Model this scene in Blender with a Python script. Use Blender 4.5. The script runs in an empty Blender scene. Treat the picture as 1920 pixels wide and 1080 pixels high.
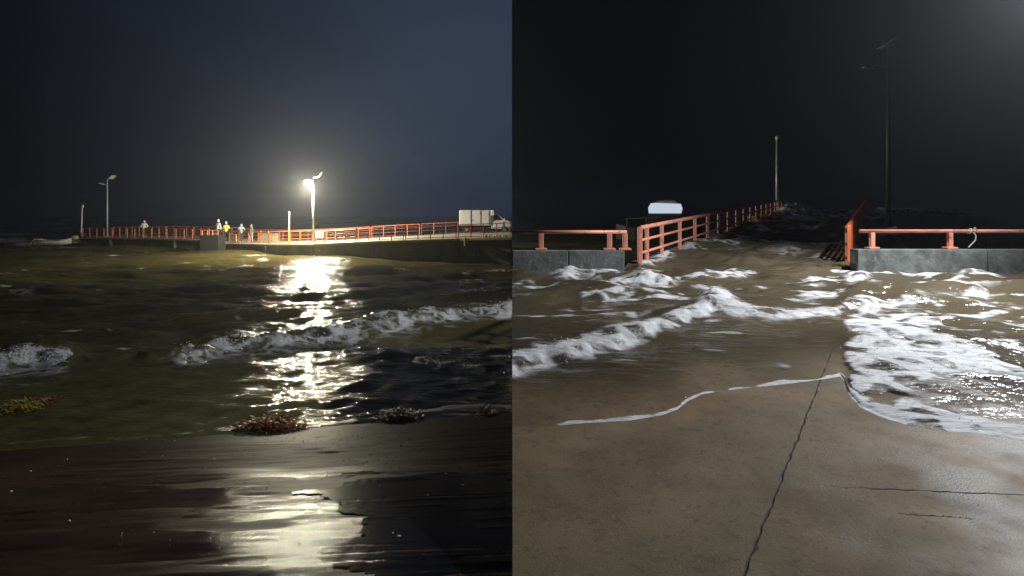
import bpy, math, random
import numpy as np
from mathutils import Vector, Matrix

# ------------------------------------------------------------------ camera, sky, exposure
S = bpy.context.scene
C = S.collection
F, HZ, H = 1100.0, 400.0, 3.3          # focal length and horizon in photo pixels, eye height in metres
cam = bpy.data.cameras.new('camera')
cam.sensor_width = 36.0
cam.lens = 36.0 * F / 1920.0
cam.shift_y = -(540.0 - HZ) / 1920.0
cam.clip_start, cam.clip_end = 0.05, 4000.0
camo = bpy.data.objects.new('camera', cam)
camo.location = (0, 0, H)
camo.rotation_euler = (math.radians(90), 0, 0)
C.objects.link(camo)
S.camera = camo

S.view_settings.view_transform = 'Standard'
S.view_settings.look = 'None'
S.view_settings.exposure = 0.0
S.view_settings.gamma = 1.0
S.view_settings.use_curve_mapping = False
S.render.engine = 'CYCLES'
S.cycles.use_denoising = True
S.cycles.max_bounces = 5
S.cycles.diffuse_bounces = 2
S.cycles.glossy_bounces = 3
S.cycles.transmission_bounces = 3
S.cycles.volume_bounces = 0
S.cycles.sample_clamp_indirect = 2.0
S.cycles.use_adaptive_sampling = True
S.cycles.adaptive_threshold = 0.02

PIER_LAMP_W = 15000.0
APRON_LAMP_W = 7300.0
HAZE_DENSITY = 0.0005

world = bpy.data.worlds.new('World')
S.world = world
world.use_nodes = True
nt = world.node_tree
nt.nodes.clear()


def N(t, typ, **kw):
    n = t.nodes.new(typ)
    for k, v in kw.items():
        if k == 'inp':
            for a, b in v.items():
                n.inputs[a].default_value = b
        else:
            setattr(n, k, v)
    return n


def ramp(t, stops, fac=None, interp='LINEAR'):
    r = t.nodes.new('ShaderNodeValToRGB')
    r.color_ramp.interpolation = interp
    e = r.color_ramp.elements
    while len(e) > 1:
        e.remove(e[0])
    e[0].position = stops[0][0]
    c = stops[0][1]
    e[0].color = (*c, 1) if not isinstance(c, float) else (c, c, c, 1)
    for p, c in stops[1:]:
        x = e.new(p)
        x.color = (*c, 1) if not isinstance(c, float) else (c, c, c, 1)
    if fac is not None:
        t.links.new(fac, r.inputs[0])
    return r


# night sky: low cloud lit faintly by the town on one side, open black sea sky on the other
tc = N(nt, 'ShaderNodeTexCoord')
sep = N(nt, 'ShaderNodeSeparateXYZ')
nt.links.new(tc.outputs['Generated'], sep.inputs[0])
mr = N(nt, 'ShaderNodeMapRange', interpolation_type='SMOOTHSTEP', inp={1: -0.74, 2: -0.02, 3: 0.0, 4: 1.0})
nt.links.new(sep.outputs['X'], mr.inputs[0])
mp = N(nt, 'ShaderNodeMapping', inp={'Scale': (1.3, 1.3, 4.0)})
nt.links.new(tc.outputs['Generated'], mp.inputs[0])
nz = N(nt, 'ShaderNodeTexNoise', inp={'Scale': 1.6, 'Detail': 4.0, 'Roughness': 0.5})
nt.links.new(mp.outputs[0], nz.inputs['Vector'])
cl = N(nt, 'ShaderNodeMapRange', inp={1: 0.25, 2: 0.75, 3: 0.7, 4: 1.25})
nt.links.new(nz.outputs[0], cl.inputs[0])
ml = N(nt, 'ShaderNodeMath', operation='MULTIPLY')
nt.links.new(mr.outputs[0], ml.inputs[0]); nt.links.new(cl.outputs[0], ml.inputs[1])
lit = N(nt, 'ShaderNodeMix', data_type='RGBA')
lit.inputs[6].default_value = (0.0006, 0.0011, 0.0030, 1)
lit.inputs[7].default_value = (0.0290, 0.0420, 0.0730, 1)
nt.links.new(ml.outputs[0], lit.inputs[0])
side = N(nt, 'ShaderNodeMath', operation='GREATER_THAN', inp={1: 0.0})
nt.links.new(sep.outputs['X'], side.inputs[0])
mx = N(nt, 'ShaderNodeMix', data_type='RGBA')
mx.inputs[7].default_value = (0.0016, 0.0018, 0.0026, 1)
nt.links.new(side.outputs[0], mx.inputs[0]); nt.links.new(lit.outputs[2], mx.inputs[6])
bg = N(nt, 'ShaderNodeBackground', inp={1: 1.0})
nt.links.new(mx.outputs[2], bg.inputs[0])
wo = N(nt, 'ShaderNodeOutputWorld')
nt.links.new(bg.outputs[0], wo.inputs[0])

# ------------------------------------------------------------------ helpers
random.seed(4)
rng = np.random.default_rng(11)


def P(px, py, d):
    return Vector(((px - 960) * d / F, d, H - (py - HZ) * d / F))


def smooth(a, b, x):
    t = np.clip((x - a) / (b - a), 0, 1)
    return t * t * (3 - 2 * t)


def vnoise(x, y, seed=0):
    xi = np.floor(x).astype(np.int64); yi = np.floor(y).astype(np.int64)
    xf = x - xi; yf = y - yi
    xf = xf * xf * (3 - 2 * xf); yf = yf * yf * (3 - 2 * yf)

    def h(a, b):
        n = (a * 374761393 + b * 668265263 + seed * 1442695041) & 0x7fffffff
        n = ((n ^ (n >> 13)) * 1274126177) & 0x7fffffff
        return ((n ^ (n >> 16)) & 0xffff) / 65535.0
    return (h(xi, yi) * (1 - xf) + h(xi + 1, yi) * xf) * (1 - yf) + (h(xi, yi + 1) * (1 - xf) + h(xi + 1, yi + 1) * xf) * yf


def fbm(x, y, oct=4, seed=0):
    v = 0; a = 0.5; t = 0
    for i in range(oct):
        v = v + a * vnoise(x, y, seed + i * 17); t += a
        x = x * 2.03 + 5.1; y = y * 2.03 + 1.7; a *= 0.5
    return v / t


class MB:
    def __init__(s):
        s.v = []; s.f = []

    def box(s, c, size, rz=0.0, ry=0.0, rx=0.0):
        m = Matrix.Translation(Vector(c)) @ Matrix.Rotation(rz, 4, 'Z') @ Matrix.Rotation(ry, 4, 'Y') @ Matrix.Rotation(rx, 4, 'X')
        b = len(s.v); x, y, z = [q / 2 for q in size]
        for p in [(-x, -y, -z), (x, -y, -z), (x, y, -z), (-x, y, -z), (-x, -y, z), (x, -y, z), (x, y, z), (-x, y, z)]:
            s.v.append(m @ Vector(p))
        for f in [(0, 3, 2, 1), (4, 5, 6, 7), (0, 1, 5, 4), (1, 2, 6, 5), (2, 3, 7, 6), (3, 0, 4, 7)]:
            s.f.append([b + i for i in f])
        return s

    def tube(s, p0, p1, r0, r1=None, n=8):
        p0 = Vector(p0); p1 = Vector(p1); r1 = r0 if r1 is None else r1
        d = (p1 - p0).normalized()
        a = d.orthogonal().normalized(); c = d.cross(a)
        b = len(s.v)
        for p, r in ((p0, r0), (p1, r1)):
            for i in range(n):
                t = 2 * math.pi * i / n
                s.v.append(p + (a * math.cos(t) + c * math.sin(t)) * r)
        for i in range(n):
            j = (i + 1) % n
            s.f.append([b + i, b + j, b + n + j, b + n + i])
        s.f.append([b + i for i in reversed(range(n))]); s.f.append([b + n + i for i in range(n)])
        return s

    def path(s, pts, r, n=8):
        for a, b in zip(pts[:-1], pts[1:]):
            s.tube(a, b, r, r, n)
        return s

    def loft(s, rings, cap=True):
        b = len(s.v); n = len(rings[0])
        for r in rings:
            s.v += [Vector(p) for p in r]
        for k in range(len(rings) - 1):
            for i in range(n):
                j = (i + 1) % n
                s.f.append([b + k * n + i, b + k * n + j, b + (k + 1) * n + j, b + (k + 1) * n + i])
        if cap:
            s.f.append([b + i for i in reversed(range(n))]); s.f.append([b + (len(rings) - 1) * n + i for i in range(n)])
        return s

    def prism(s, prof, depth_vec):                 # planar outline extruded along a vector
        b = len(s.v); n = len(prof); dv = Vector(depth_vec)
        s.v += [Vector(p) for p in prof] + [Vector(p) + dv for p in prof]
        s.f.append([b + i for i in range(n)]); s.f.append([b + n + i for i in reversed(range(n))])
        for i in range(n):
            j = (i + 1) % n
            s.f.append([b + i, b + n + i, b + n + j, b + j])
        return s

    def ball(s, c, r, n=10, m=6, sq=(1, 1, 1)):
        c = Vector(c); rings = []
        for k in range(1, m):
            t = math.pi * k / m
            rings.append([(c.x + r * sq[0] * math.sin(t) * math.cos(2 * math.pi * i / n), c.y + r * sq[1] * math.sin(t) * math.sin(2 * math.pi * i / n), c.z - r * sq[2] * math.cos(t)) for i in range(n)])
        return s.loft(rings)

    def build(s, name, mat, parent=None, bevel=0, smooth_it=False):
        me = bpy.data.meshes.new(name)
        me.from_pydata([tuple(p) for p in s.v], [], s.f)
        import bmesh
        bm = bmesh.new(); bm.from_mesh(me)
        bmesh.ops.recalc_face_normals(bm, faces=bm.faces)
        bm.to_mesh(me); bm.free()
        me.materials.append(mat)
        o = bpy.data.objects.new(name, me)
        C.objects.link(o)
        if smooth_it:
            me.polygons.foreach_set('use_smooth', [True] * len(me.polygons))
        if bevel:
            md = o.modifiers.new('bevel', 'BEVEL'); md.width = bevel; md.segments = 2; md.limit_method = 'ANGLE'
        if parent is not None:
            attach(o, parent)
        return o


def attach(o, parent):
    """parent keeping world coordinates (parents are only moved/rotated at creation)"""
    o.parent = parent
    o.matrix_parent_inverse = world_matrix(parent).inverted()


def world_matrix(o):
    m = Matrix.Translation(o.location) @ o.rotation_euler.to_matrix().to_4x4()
    if o.parent:
        m = world_matrix(o.parent) @ o.matrix_parent_inverse @ m
    return m


def thing(name, label, cat, loc=(0, 0, 0), group=None):
    o = bpy.data.objects.new(name, None)
    o.empty_display_size = 0.2
    C.objects.link(o); o.location = loc
    return tag(o, label, cat, group)


def tag(o, label, cat, group=None):
    o['label'] = label; o['category'] = cat
    if group:
        o['group'] = group
    return o


def grid_mesh(name, X, Y, Z, mat, attrs=None, keep=None):
    r, c = X.shape
    me = bpy.data.meshes.new(name)
    co = np.stack([X, Y, Z], -1).reshape(-1, 3).astype(np.float32)
    idx = np.arange(r * c).reshape(r, c)
    q = np.stack([idx[:-1, :-1], idx[:-1, 1:], idx[1:, 1:], idx[1:, :-1]], -1).reshape(-1, 4)
    if keep is not None:
        q = q[keep.reshape(-1)]
    me.vertices.add(len(co)); me.vertices.foreach_set('co', co.ravel())
    me.loops.add(q.size); me.loops.foreach_set('vertex_index', q.ravel().astype(np.int32))
    me.polygons.add(len(q))
    me.polygons.foreach_set('loop_start', np.arange(0, q.size, 4, dtype=np.int32))
    me.polygons.foreach_set('use_smooth', np.ones(len(q), dtype=bool))
    for k, v in (attrs or {}).items():
        a = me.attributes.new(k, 'FLOAT', 'POINT')
        a.data.foreach_set('value', v.reshape(-1).astype(np.float32))
    me.update(); me.validate()
    # face up
    if me.polygons and me.polygons[0].normal.z < 0:
        me.flip_normals()
    me.materials.append(mat)
    o = bpy.data.objects.new(name, me)
    C.objects.link(o)
    return o


# ------------------------------------------------------------------ materials
def mat(name, col, rough=0.6, metal=0.0, var=0.25, scale=3.0, bump=0.0, bscale=40.0, dark=None, spec=0.5, emit=None, stretch=(1, 1, 1), coords='Object'):
    m = bpy.data.materials.new(name); m.use_nodes = True
    t = m.node_tree; b = t.nodes['Principled BSDF']
    b.inputs['Roughness'].default_value = rough; b.inputs['Metallic'].default_value = metal
    b.inputs['Specular IOR Level'].default_value = spec
    tcn = N(t, 'ShaderNodeTexCoord'); mpn = N(t, 'ShaderNodeMapping', inp={'Scale': stretch})
    t.links.new(tcn.outputs[coords], mpn.inputs[0])
    n = N(t, 'ShaderNodeTexNoise', inp={'Scale': scale, 'Detail': 7.0, 'Roughness': 0.62})
    t.links.new(mpn.outputs[0], n.inputs['Vector'])
    d = dark or tuple(c * (1 - var) for c in col)
    r = ramp(t, [(0.32, d), (0.68, tuple(min(1, c * (1 + var * 0.35)) for c in col))], n.outputs[0])
    t.links.new(r.outputs[0], b.inputs['Base Color'])
    if bump:
        n2 = N(t, 'ShaderNodeTexNoise', inp={'Scale': bscale, 'Detail': 5.0, 'Roughness': 0.6})
        t.links.new(mpn.outputs[0], n2.inputs['Vector'])
        bp = N(t, 'ShaderNodeBump', inp={'Strength': bump, 'Distance': 0.02})
        t.links.new(n2.outputs[0], bp.inputs['Height']); t.links.new(bp.outputs[0], b.inputs['Normal'])
    if emit:
        b.inputs['Emission Color'].default_value = (*emit[0], 1); b.inputs['Emission Strength'].default_value = emit[1]
    return m


def water_mat(name, base, foamcol, rough, s1, s2, bstr, bdist, stretch=(1, 1, 1), foam_scale=9.0, lace_scale=2.2, thin=False):
    m = bpy.data.materials.new(name); m.use_nodes = True
    t = m.node_tree; b = t.nodes['Principled BSDF']
    b.inputs['IOR'].default_value = 1.33
    g = N(t, 'ShaderNodeNewGeometry')
    mpn = N(t, 'ShaderNodeMapping', inp={'Scale': stretch}); t.links.new(g.outputs['Position'], mpn.inputs[0])
    n1 = N(t, 'ShaderNodeTexNoise', inp={'Scale': s1, 'Detail': 3.0, 'Roughness': 0.55}); t.links.new(mpn.outputs[0], n1.inputs['Vector'])
    n2 = N(t, 'ShaderNodeTexNoise', inp={'Scale': s2, 'Detail': 3.0, 'Roughness': 0.55}); t.links.new(mpn.outputs[0], n2.inputs['Vector'])
    ad = N(t, 'ShaderNodeMath', operation='MULTIPLY_ADD', inp={1: 0.35}); t.links.new(n2.outputs[0], ad.inputs[0]); t.links.new(n1.outputs[0], ad.inputs[2])
    at = N(t, 'ShaderNodeAttribute', attribute_name='foam')
    mpf = N(t, 'ShaderNodeMapping', inp={'Scale': (0.8, 1.5, 1.0)}); t.links.new(g.outputs['Position'], mpf.inputs[0])
    n3 = N(t, 'ShaderNodeTexNoise', inp={'Scale': foam_scale, 'Detail': 7.0, 'Roughness': 0.7, 'Distortion': 0.8}); t.links.new(mpf.outputs[0], n3.inputs['Vector'])
    # foam breaks up at its edges: coverage times lacy noise through a soft threshold
    wv = N(t, 'ShaderNodeTexNoise', inp={'Scale': lace_scale * 0.7, 'Detail': 3.0}); t.links.new(g.outputs['Position'], wv.inputs['Vector'])
    wm = N(t, 'ShaderNodeMix', data_type='RGBA', blend_type='LINEAR_LIGHT', inp={0: 0.55 / lace_scale}); t.links.new(g.outputs['Position'], wm.inputs[6]); t.links.new(wv.outputs['Color'], wm.inputs[7])
    vo = N(t, 'ShaderNodeTexVoronoi', feature='DISTANCE_TO_EDGE', inp={'Scale': lace_scale}); t.links.new(wm.outputs[2], vo.inputs['Vector'])
    lc = N(t, 'ShaderNodeMapRange', interpolation_type='SMOOTHSTEP', inp={1: 0.02, 2: 0.30, 3: 0.85, 4: -0.35}); t.links.new(vo.outputs['Distance'], lc.inputs[0])
    l0 = N(t, 'ShaderNodeMath', operation='MULTIPLY_ADD', inp={1: 2.5, 2: -0.45}); t.links.new(n3.outputs[0], l0.inputs[0])
    la = N(t, 'ShaderNodeMath', operation='ADD'); t.links.new(l0.outputs[0], la.inputs[0]); t.links.new(lc.outputs[0], la.inputs[1])
    sm = N(t, 'ShaderNodeMath', operation='MULTIPLY'); t.links.new(at.outputs['Fac'], sm.inputs[0]); t.links.new(la.outputs[0], sm.inputs[1])
    fm = N(t, 'ShaderNodeMapRange', interpolation_type='SMOOTHSTEP', inp={1: 0.12, 2: 1.20, 3: 0.0, 4: 1.0}); t.links.new(sm.outputs[0], fm.inputs[0])
    n4 = N(t, 'ShaderNodeTexNoise', inp={'Scale': 0.35, 'Detail': 4.0}); t.links.new(g.outputs['Position'], n4.inputs['Vector'])
    bc = ramp(t, [(0.3, tuple(c * 0.65 for c in base)), (0.7, tuple(c * 1.3 for c in base))], n4.outputs[0])
    mxc = N(t, 'ShaderNodeMix', data_type='RGBA'); t.links.new(fm.outputs[0], mxc.inputs[0]); t.links.new(bc.outputs[0], mxc.inputs[6]); fr = ramp(t, [(0.3, tuple(c * 0.62 for c in foamcol)), (0.62, foamcol)], n3.outputs[0]); t.links.new(fr.outputs[0], mxc.inputs[7])
    t.links.new(mxc.outputs[2], b.inputs['Base Color'])
    rr = N(t, 'ShaderNodeMapRange', inp={1: 0.0, 2: 0.6, 3: rough, 4: 0.75}); t.links.new(fm.outputs[0], rr.inputs[0]); t.links.new(rr.outputs[0], b.inputs['Roughness'])
    hh = N(t, 'ShaderNodeMath', operation='MULTIPLY_ADD', inp={1: 0.22}); t.links.new(fm.outputs[0], hh.inputs[0]); t.links.new(ad.outputs[0], hh.inputs[2])
    bp = N(t, 'ShaderNodeBump', inp={'Strength': bstr, 'Distance': bdist}); t.links.new(hh.outputs[0], bp.inputs['Height']); t.links.new(bp.outputs[0], b.inputs['Normal'])
    if thin:                                              # shallow edge: the ground shows through the film
        ad_ = N(t, 'ShaderNodeAttribute', attribute_name='depth')
        al = N(t, 'ShaderNodeMapRange', interpolation_type='SMOOTHSTEP', inp={1: 0.0, 2: 2.2, 3: 0.10, 4: 1.0}); t.links.new(ad_.outputs['Fac'], al.inputs[0])
        am = N(t, 'ShaderNodeMath', operation='MAXIMUM'); t.links.new(al.outputs[0], am.inputs[0]); t.links.new(fm.outputs[0], am.inputs[1])
        t.links.new(am.outputs[0], b.inputs['Alpha'])
    return m


M = {}
M['sea'] = water_mat('sea_water', (0.094, 0.078, 0.028), (0.78, 0.78, 0.76), 0.075, 3.4, 15.0, 0.8, 0.08, stretch=(0.30, 2.0, 1.0), foam_scale=5.0)
M['wash'] = water_mat('wash_water', (0.088, 0.068, 0.042), (0.66, 0.64, 0.65), 0.13, 3.2, 13.0, 0.6, 0.07, stretch=(0.6, 1.3, 1.0), foam_scale=4.5, lace_scale=2.6, thin=True)
M['pier_conc'] = mat('pier_concrete', (0.14, 0.145, 0.145), 0.85, var=0.45, scale=1.1, bump=0.35, bscale=14, stretch=(1, 1, 0.35), coords='Object')
M['block_conc'] = mat('shaded_block_concrete', (0.022, 0.022, 0.023), 0.8, var=0.4, scale=1.5, bump=0.3)  # landing block's shade is put into this near-black base colour
M['deck_conc'] = mat('deck_concrete', (0.40, 0.37, 0.29), 0.8, var=0.3, scale=1.5, bump=0.2)
M['apron_conc'] = mat('apron_concrete', (0.250, 0.170, 0.102), 0.7, var=0.40, scale=1.3, bump=0.22, bscale=70, spec=0.10, coords='Object')


def stain(m, scale, col, lo, hi, amount):
    """a second, larger blotch colour over a material's base (damp, algae, rust)"""
    t = m.node_tree; b = t.nodes['Principled BSDF']
    src = b.inputs['Base Color'].links[0].from_socket
    tc_ = N(t, 'ShaderNodeTexCoord')
    n = N(t, 'ShaderNodeTexNoise', inp={'Scale': scale, 'Detail': 6.0, 'Roughness': 0.6, 'Distortion': 0.5}); t.links.new(tc_.outputs['Object'], n.inputs['Vector'])
    mr_ = N(t, 'ShaderNodeMapRange', interpolation_type='SMOOTHSTEP', inp={1: lo, 2: hi, 3: 0.0, 4: amount}); t.links.new(n.outputs[0], mr_.inputs[0])
    mx_ = N(t, 'ShaderNodeMix', data_type='RGBA'); mx_.inputs[7].default_value = (*col, 1)
    t.links.new(mr_.outputs[0], mx_.inputs[0]); t.links.new(src, mx_.inputs[6]); t.links.new(mx_.outputs[2], b.inputs['Base Color'])


def patchy_gloss(m, scale, lo, hi, r_dry, r_wet):
    t = m.node_tree; b = t.nodes['Principled BSDF']
    tc_ = N(t, 'ShaderNodeTexCoord')
    n = N(t, 'ShaderNodeTexNoise', inp={'Scale': scale, 'Detail': 5.0, 'Roughness': 0.55}); t.links.new(tc_.outputs['Object'], n.inputs['Vector'])
    mr_ = N(t, 'ShaderNodeMapRange', interpolation_type='SMOOTHSTEP', inp={1: lo, 2: hi, 3: r_dry, 4: r_wet}); t.links.new(n.outputs[0], mr_.inputs[0]); t.links.new(mr_.outputs[0], b.inputs['Roughness'])


patchy_gloss(M['apron_conc'], 0.8, 0.40, 0.62, 0.75, 0.46)
stain(M['apron_conc'], 0.45, (0.150, 0.128, 0.076), 0.42, 0.64, 0.6)
stain(M['apron_conc'], 1.7, (0.130, 0.085, 0.052), 0.46, 0.68, 0.5)
stain(M['apron_conc'], 55.0, (0.34, 0.27, 0.19), 0.60, 0.68, 0.55)
stain(M['apron_conc'], 30.0, (0.06, 0.042, 0.03), 0.62, 0.70, 0.6)
stain(M['apron_conc'], 14.0, (0.10, 0.072, 0.05), 0.54, 0.66, 0.55)
M['wall_conc'] = mat('seawall_concrete', (0.175, 0.18, 0.165), 0.8, var=0.55, scale=2.6, bump=0.6, bscale=13, dark=(0.075, 0.085, 0.080))
stain(M['wall_conc'], 1.3, (0.05, 0.055, 0.05), 0.5, 0.66, 0.7)
stain(M['wall_conc'], 4.5, (0.27, 0.27, 0.245), 0.56, 0.70, 0.7)
M['beige'] = mat('beige_parapet', (0.50, 0.43, 0.27), 0.8, var=0.3, scale=3, bump=0.2)
M['crack'] = mat('crack_filler', (0.045, 0.033, 0.024), 0.9, var=0.3, scale=9)
M['orange'] = mat('orange_rail_paint', (0.78, 0.20, 0.06), 0.42, var=0.35, scale=4, bump=0.15, bscale=30)
M['salmon'] = mat('faded_red_rail_paint', (0.80, 0.30, 0.20), 0.45, var=0.35, scale=3, bump=0.15, bscale=30)
stain(M['salmon'], 7.0, (0.20, 0.085, 0.05), 0.58, 0.68, 0.75)
M['vermilion'] = mat('fresh_orange_rail_paint', (0.74, 0.17, 0.055), 0.42, var=0.25, scale=4, bump=0.1)
M['galv'] = mat('galvanised_steel', (0.62, 0.64, 0.66), 0.42, 0.35, var=0.2, scale=5)
M['bluepole'] = mat('pale_blue_pole_paint', (0.50, 0.62, 0.70), 0.5, 0.1, var=0.2, scale=5)
M['panel'] = mat('solar_panel_face', (0.03, 0.04, 0.09), 0.15, 0.0, var=0.2)
M['panel_back'] = mat('solar_panel_back', (0.72, 0.73, 0.75), 0.5, var=0.1)
M['dull_steel'] = mat('weathered_dark_steel', (0.16, 0.17, 0.18), 0.6, 0.2, var=0.3)
M['dark'] = mat('dark_plastic', (0.025, 0.025, 0.028), 0.5)
M['white'] = mat('white_vehicle_paint', (0.78, 0.78, 0.80), 0.35, var=0.08, scale=2)
M['boxwhite'] = mat('white_cargo_panel', (0.72, 0.72, 0.76), 0.5, var=0.1, scale=1.2)
M['glass'] = mat('vehicle_glass', (0.02, 0.022, 0.025), 0.08, var=0.1)
M['rubber'] = mat('tyre_rubber', (0.02, 0.02, 0.02), 0.85)
M['chrome'] = mat('wheel_steel', (0.5, 0.5, 0.52), 0.35, 0.8)
M['seam'] = mat('door_seam_rubber', (0.14, 0.12, 0.15), 0.7)
M['skin'] = mat('skin', (0.34, 0.19, 0.12), 0.55, var=0.1)
M['hair'] = mat('hair', (0.015, 0.012, 0.010), 0.6)
M['cl_white'] = mat('white_raincoat', (0.80, 0.80, 0.78), 0.55, var=0.08, bump=0.3, bscale=9)
M['cl_yellow'] = mat('yellow_raincoat', (0.80, 0.78, 0.10), 0.5, var=0.12, bump=0.3, bscale=9)
M['cl_blue'] = mat('pale_blue_jacket', (0.60, 0.70, 0.76), 0.65, var=0.15, bump=0.3, bscale=9)
M['cl_grey'] = mat('grey_jacket', (0.26, 0.29, 0.36), 0.7, var=0.3, bump=0.3, bscale=9)
M['cl_brown'] = mat('brown_jacket', (0.17, 0.145, 0.115), 0.75, var=0.2, bump=0.3, bscale=9)
M['cl_dark'] = mat('dark_trousers', (0.03, 0.03, 0.035), 0.8)
M['boot'] = mat('white_boots', (0.7, 0.7, 0.66), 0.5)
M['hull_white'] = mat('white_hull_paint', (0.78, 0.80, 0.82), 0.4, var=0.15, scale=2)
M['hull_blue'] = mat('blue_hull_paint', (0.10, 0.20, 0.45), 0.4, var=0.2)
M['bamboo'] = mat('bamboo', (0.42, 0.33, 0.15), 0.6, var=0.3)
M['tarp'] = mat('yellow_tarp', (0.5, 0.48, 0.18), 0.6, var=0.3)
M['sack'] = mat('pale_sack', (0.75, 0.72, 0.60), 0.8, var=0.2, bump=0.4, bscale=14)
M['sack_y'] = mat('yellow_sack', (0.70, 0.60, 0.22), 0.8, var=0.2, bump=0.4, bscale=14)
M['weed'] = mat('brown_seaweed', (0.22, 0.075, 0.022), 0.45, var=0.5, scale=9)
M['weed_y'] = mat('golden_seaweed', (0.42, 0.30, 0.05), 0.45, var=0.5, scale=9)
M['shell'] = mat('pale_shell', (0.7, 0.62, 0.5), 0.5)
M['rope'] = mat('pale_rope', (0.6, 0.55, 0.5), 0.8)
M['pipe'] = mat('yellow_drain_pipe', (0.62, 0.55, 0.22), 0.5)
M['rust'] = mat('rusty_brown_paint', (0.22, 0.10, 0.06), 0.7, var=0.4)


def lamp_lens(name, col, strength):
    m = bpy.data.materials.new(name); m.use_nodes = True
    t = m.node_tree; t.nodes.clear()
    e = N(t, 'ShaderNodeEmission', inp={0: (*col, 1), 1: strength}); o = N(t, 'ShaderNodeOutputMaterial')
    t.links.new(e.outputs[0], o.inputs[0])
    return m


M['lens_on'] = lamp_lens('lit_lamp_lens', (1.0, 0.93, 0.66), 60.0)
M['lens_apron'] = lamp_lens('lit_flood_lens', (0.92, 0.95, 1.0), 40.0)
M['cabin_lit'] = lamp_lens('lit_cabin_panel', (0.72, 0.82, 0.95), 0.75)


def sand_material():
    m = bpy.data.materials.new('wet_dark_sand'); m.use_nodes = True
    t = m.node_tree; b = t.nodes['Principled BSDF']
    g = N(t, 'ShaderNodeNewGeometry')
    n = N(t, 'ShaderNodeTexNoise', inp={'Scale': 1.1, 'Detail': 6.0}); t.links.new(g.outputs['Position'], n.inputs['Vector'])
    r = ramp(t, [(0.3, (0.020, 0.010, 0.007)), (0.7, (0.044, 0.024, 0.017))], n.outputs[0])
    t.links.new(r.outputs[0], b.inputs['Base Color'])
    at = N(t, 'ShaderNodeAttribute', attribute_name='wet')
    rr = N(t, 'ShaderNodeMapRange', inp={1: 0.0, 2: 1.0, 3: 0.50, 4: 0.085}); t.links.new(at.outputs['Fac'], rr.inputs[0]); t.links.new(rr.outputs[0], b.inputs['Roughness'])
    b.inputs['IOR'].default_value = 1.33
    sp = N(t, 'ShaderNodeMapRange', inp={1: 0.0, 2: 1.0, 3: 0.02, 4: 0.105}); t.links.new(at.outputs['Fac'], sp.inputs[0]); t.links.new(sp.outputs[0], b.inputs['Specular IOR Level'])
    n2 = N(t, 'ShaderNodeTexNoise', inp={'Scale': 70.0, 'Detail': 4.0, 'Roughness': 0.7}); t.links.new(g.outputs['Position'], n2.inputs['Vector'])
    mp2 = N(t, 'ShaderNodeMapping', inp={'Scale': (1.0, 4.0, 1.0)}); t.links.new(g.outputs['Position'], mp2.inputs[0])
    n3 = N(t, 'ShaderNodeTexNoise', inp={'Scale': 5.0, 'Detail': 5.0}); t.links.new(mp2.outputs[0], n3.inputs['Vector'])
    ad = N(t, 'ShaderNodeMath', operation='MULTIPLY_ADD', inp={1: 0.7}); t.links.new(n3.outputs[0], ad.inputs[0]); t.links.new(n2.outputs[0], ad.inputs[2])
    bp = N(t, 'ShaderNodeBump', inp={'Strength': 0.30, 'Distance': 0.008}); t.links.new(ad.outputs[0], bp.inputs['Height']); t.links.new(bp.outputs[0], b.inputs['Normal'])
    return m


M['sand'] = sand_material()
M['film'] = water_mat('water_film', (0.004, 0.004, 0.006), (0.5, 0.5, 0.46), 0.22, 5.0, 25.0, 0.12, 0.01)


M['film'].node_tree.nodes['Principled BSDF'].inputs['Specular IOR Level'].default_value = 0.03


def interp(pts):
    xs = np.array([p[0] for p in pts], float); ys = np.array([p[1] for p in pts], float)
    return lambda x: np.interp(x, xs, ys)


# ------------------------------------------------------------------ sea
def wave_field(X, Y, dy, comps, calm=None):
    Z = np.zeros_like(X)
    for (kx, ky, amp, ph, lam, sharp) in comps:
        fade = 1 - smooth(lam / 4.5, lam / 2.2, dy)
        s = np.sin(kx * X + ky * Y + ph)
        s = s + sharp * 0.35 * np.cos(2 * (kx * X + ky * Y + ph))
        k_ = 1.0 if calm is None else (calm + (1 - calm) * (0.75 if lam < 1.4 else 0.0))
        Z += amp * s * fade * k_
    return Z


comps = []
for lam, amp, n in ((13.0, 0.055, 3), (7.0, 0.045, 4), (3.6, 0.028, 6), (1.9, 0.016, 8), (1.0, 0.0085, 9), (0.55, 0.0042, 9)):
    for i in range(n):
        l = lam * rng.uniform(0.75, 1.3)
        th = math.radians(-90 + 8 + rng.normal(0, 26))
        k = 2 * math.pi / l
        comps.append((k * math.cos(th), k * math.sin(th), amp * rng.uniform(0.6, 1.3), rng.uniform(0, 6.28), l, -1.0))


def shore_y(x):
    return 9.75 + 0.23 * x + 0.0 * x


py_rows = np.concatenate([np.arange(404.4, 470, 0.6), np.arange(470, 640, 1.3), np.arange(640, 905, 2.0)])
px_cols = np.concatenate([np.arange(-900, -40, 14.0), np.arange(-40, 985, 2.6), np.arange(985, 2700, 16.0)])
PX, PY = np.meshgrid(px_cols, py_rows)
Yw = H * F / (PY - HZ)
Xw = (PX - 960) * Yw / F
dy = np.abs(np.gradient(Yw, axis=0))
dist_shore = Yw - shore_y(np.minimum(Xw, 0))
amp = 0.22 + 0.78 * smooth(1.0, 13.0, dist_shore)
Zs = wave_field(Xw, Yw, dy, comps, amp)
Zs += 0.05 * smooth(8, 25, dist_shore) * (fbm(Xw * 0.25, Yw * 0.5, 4, 3) - 0.5)

foam = np.zeros_like(Xw)
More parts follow.
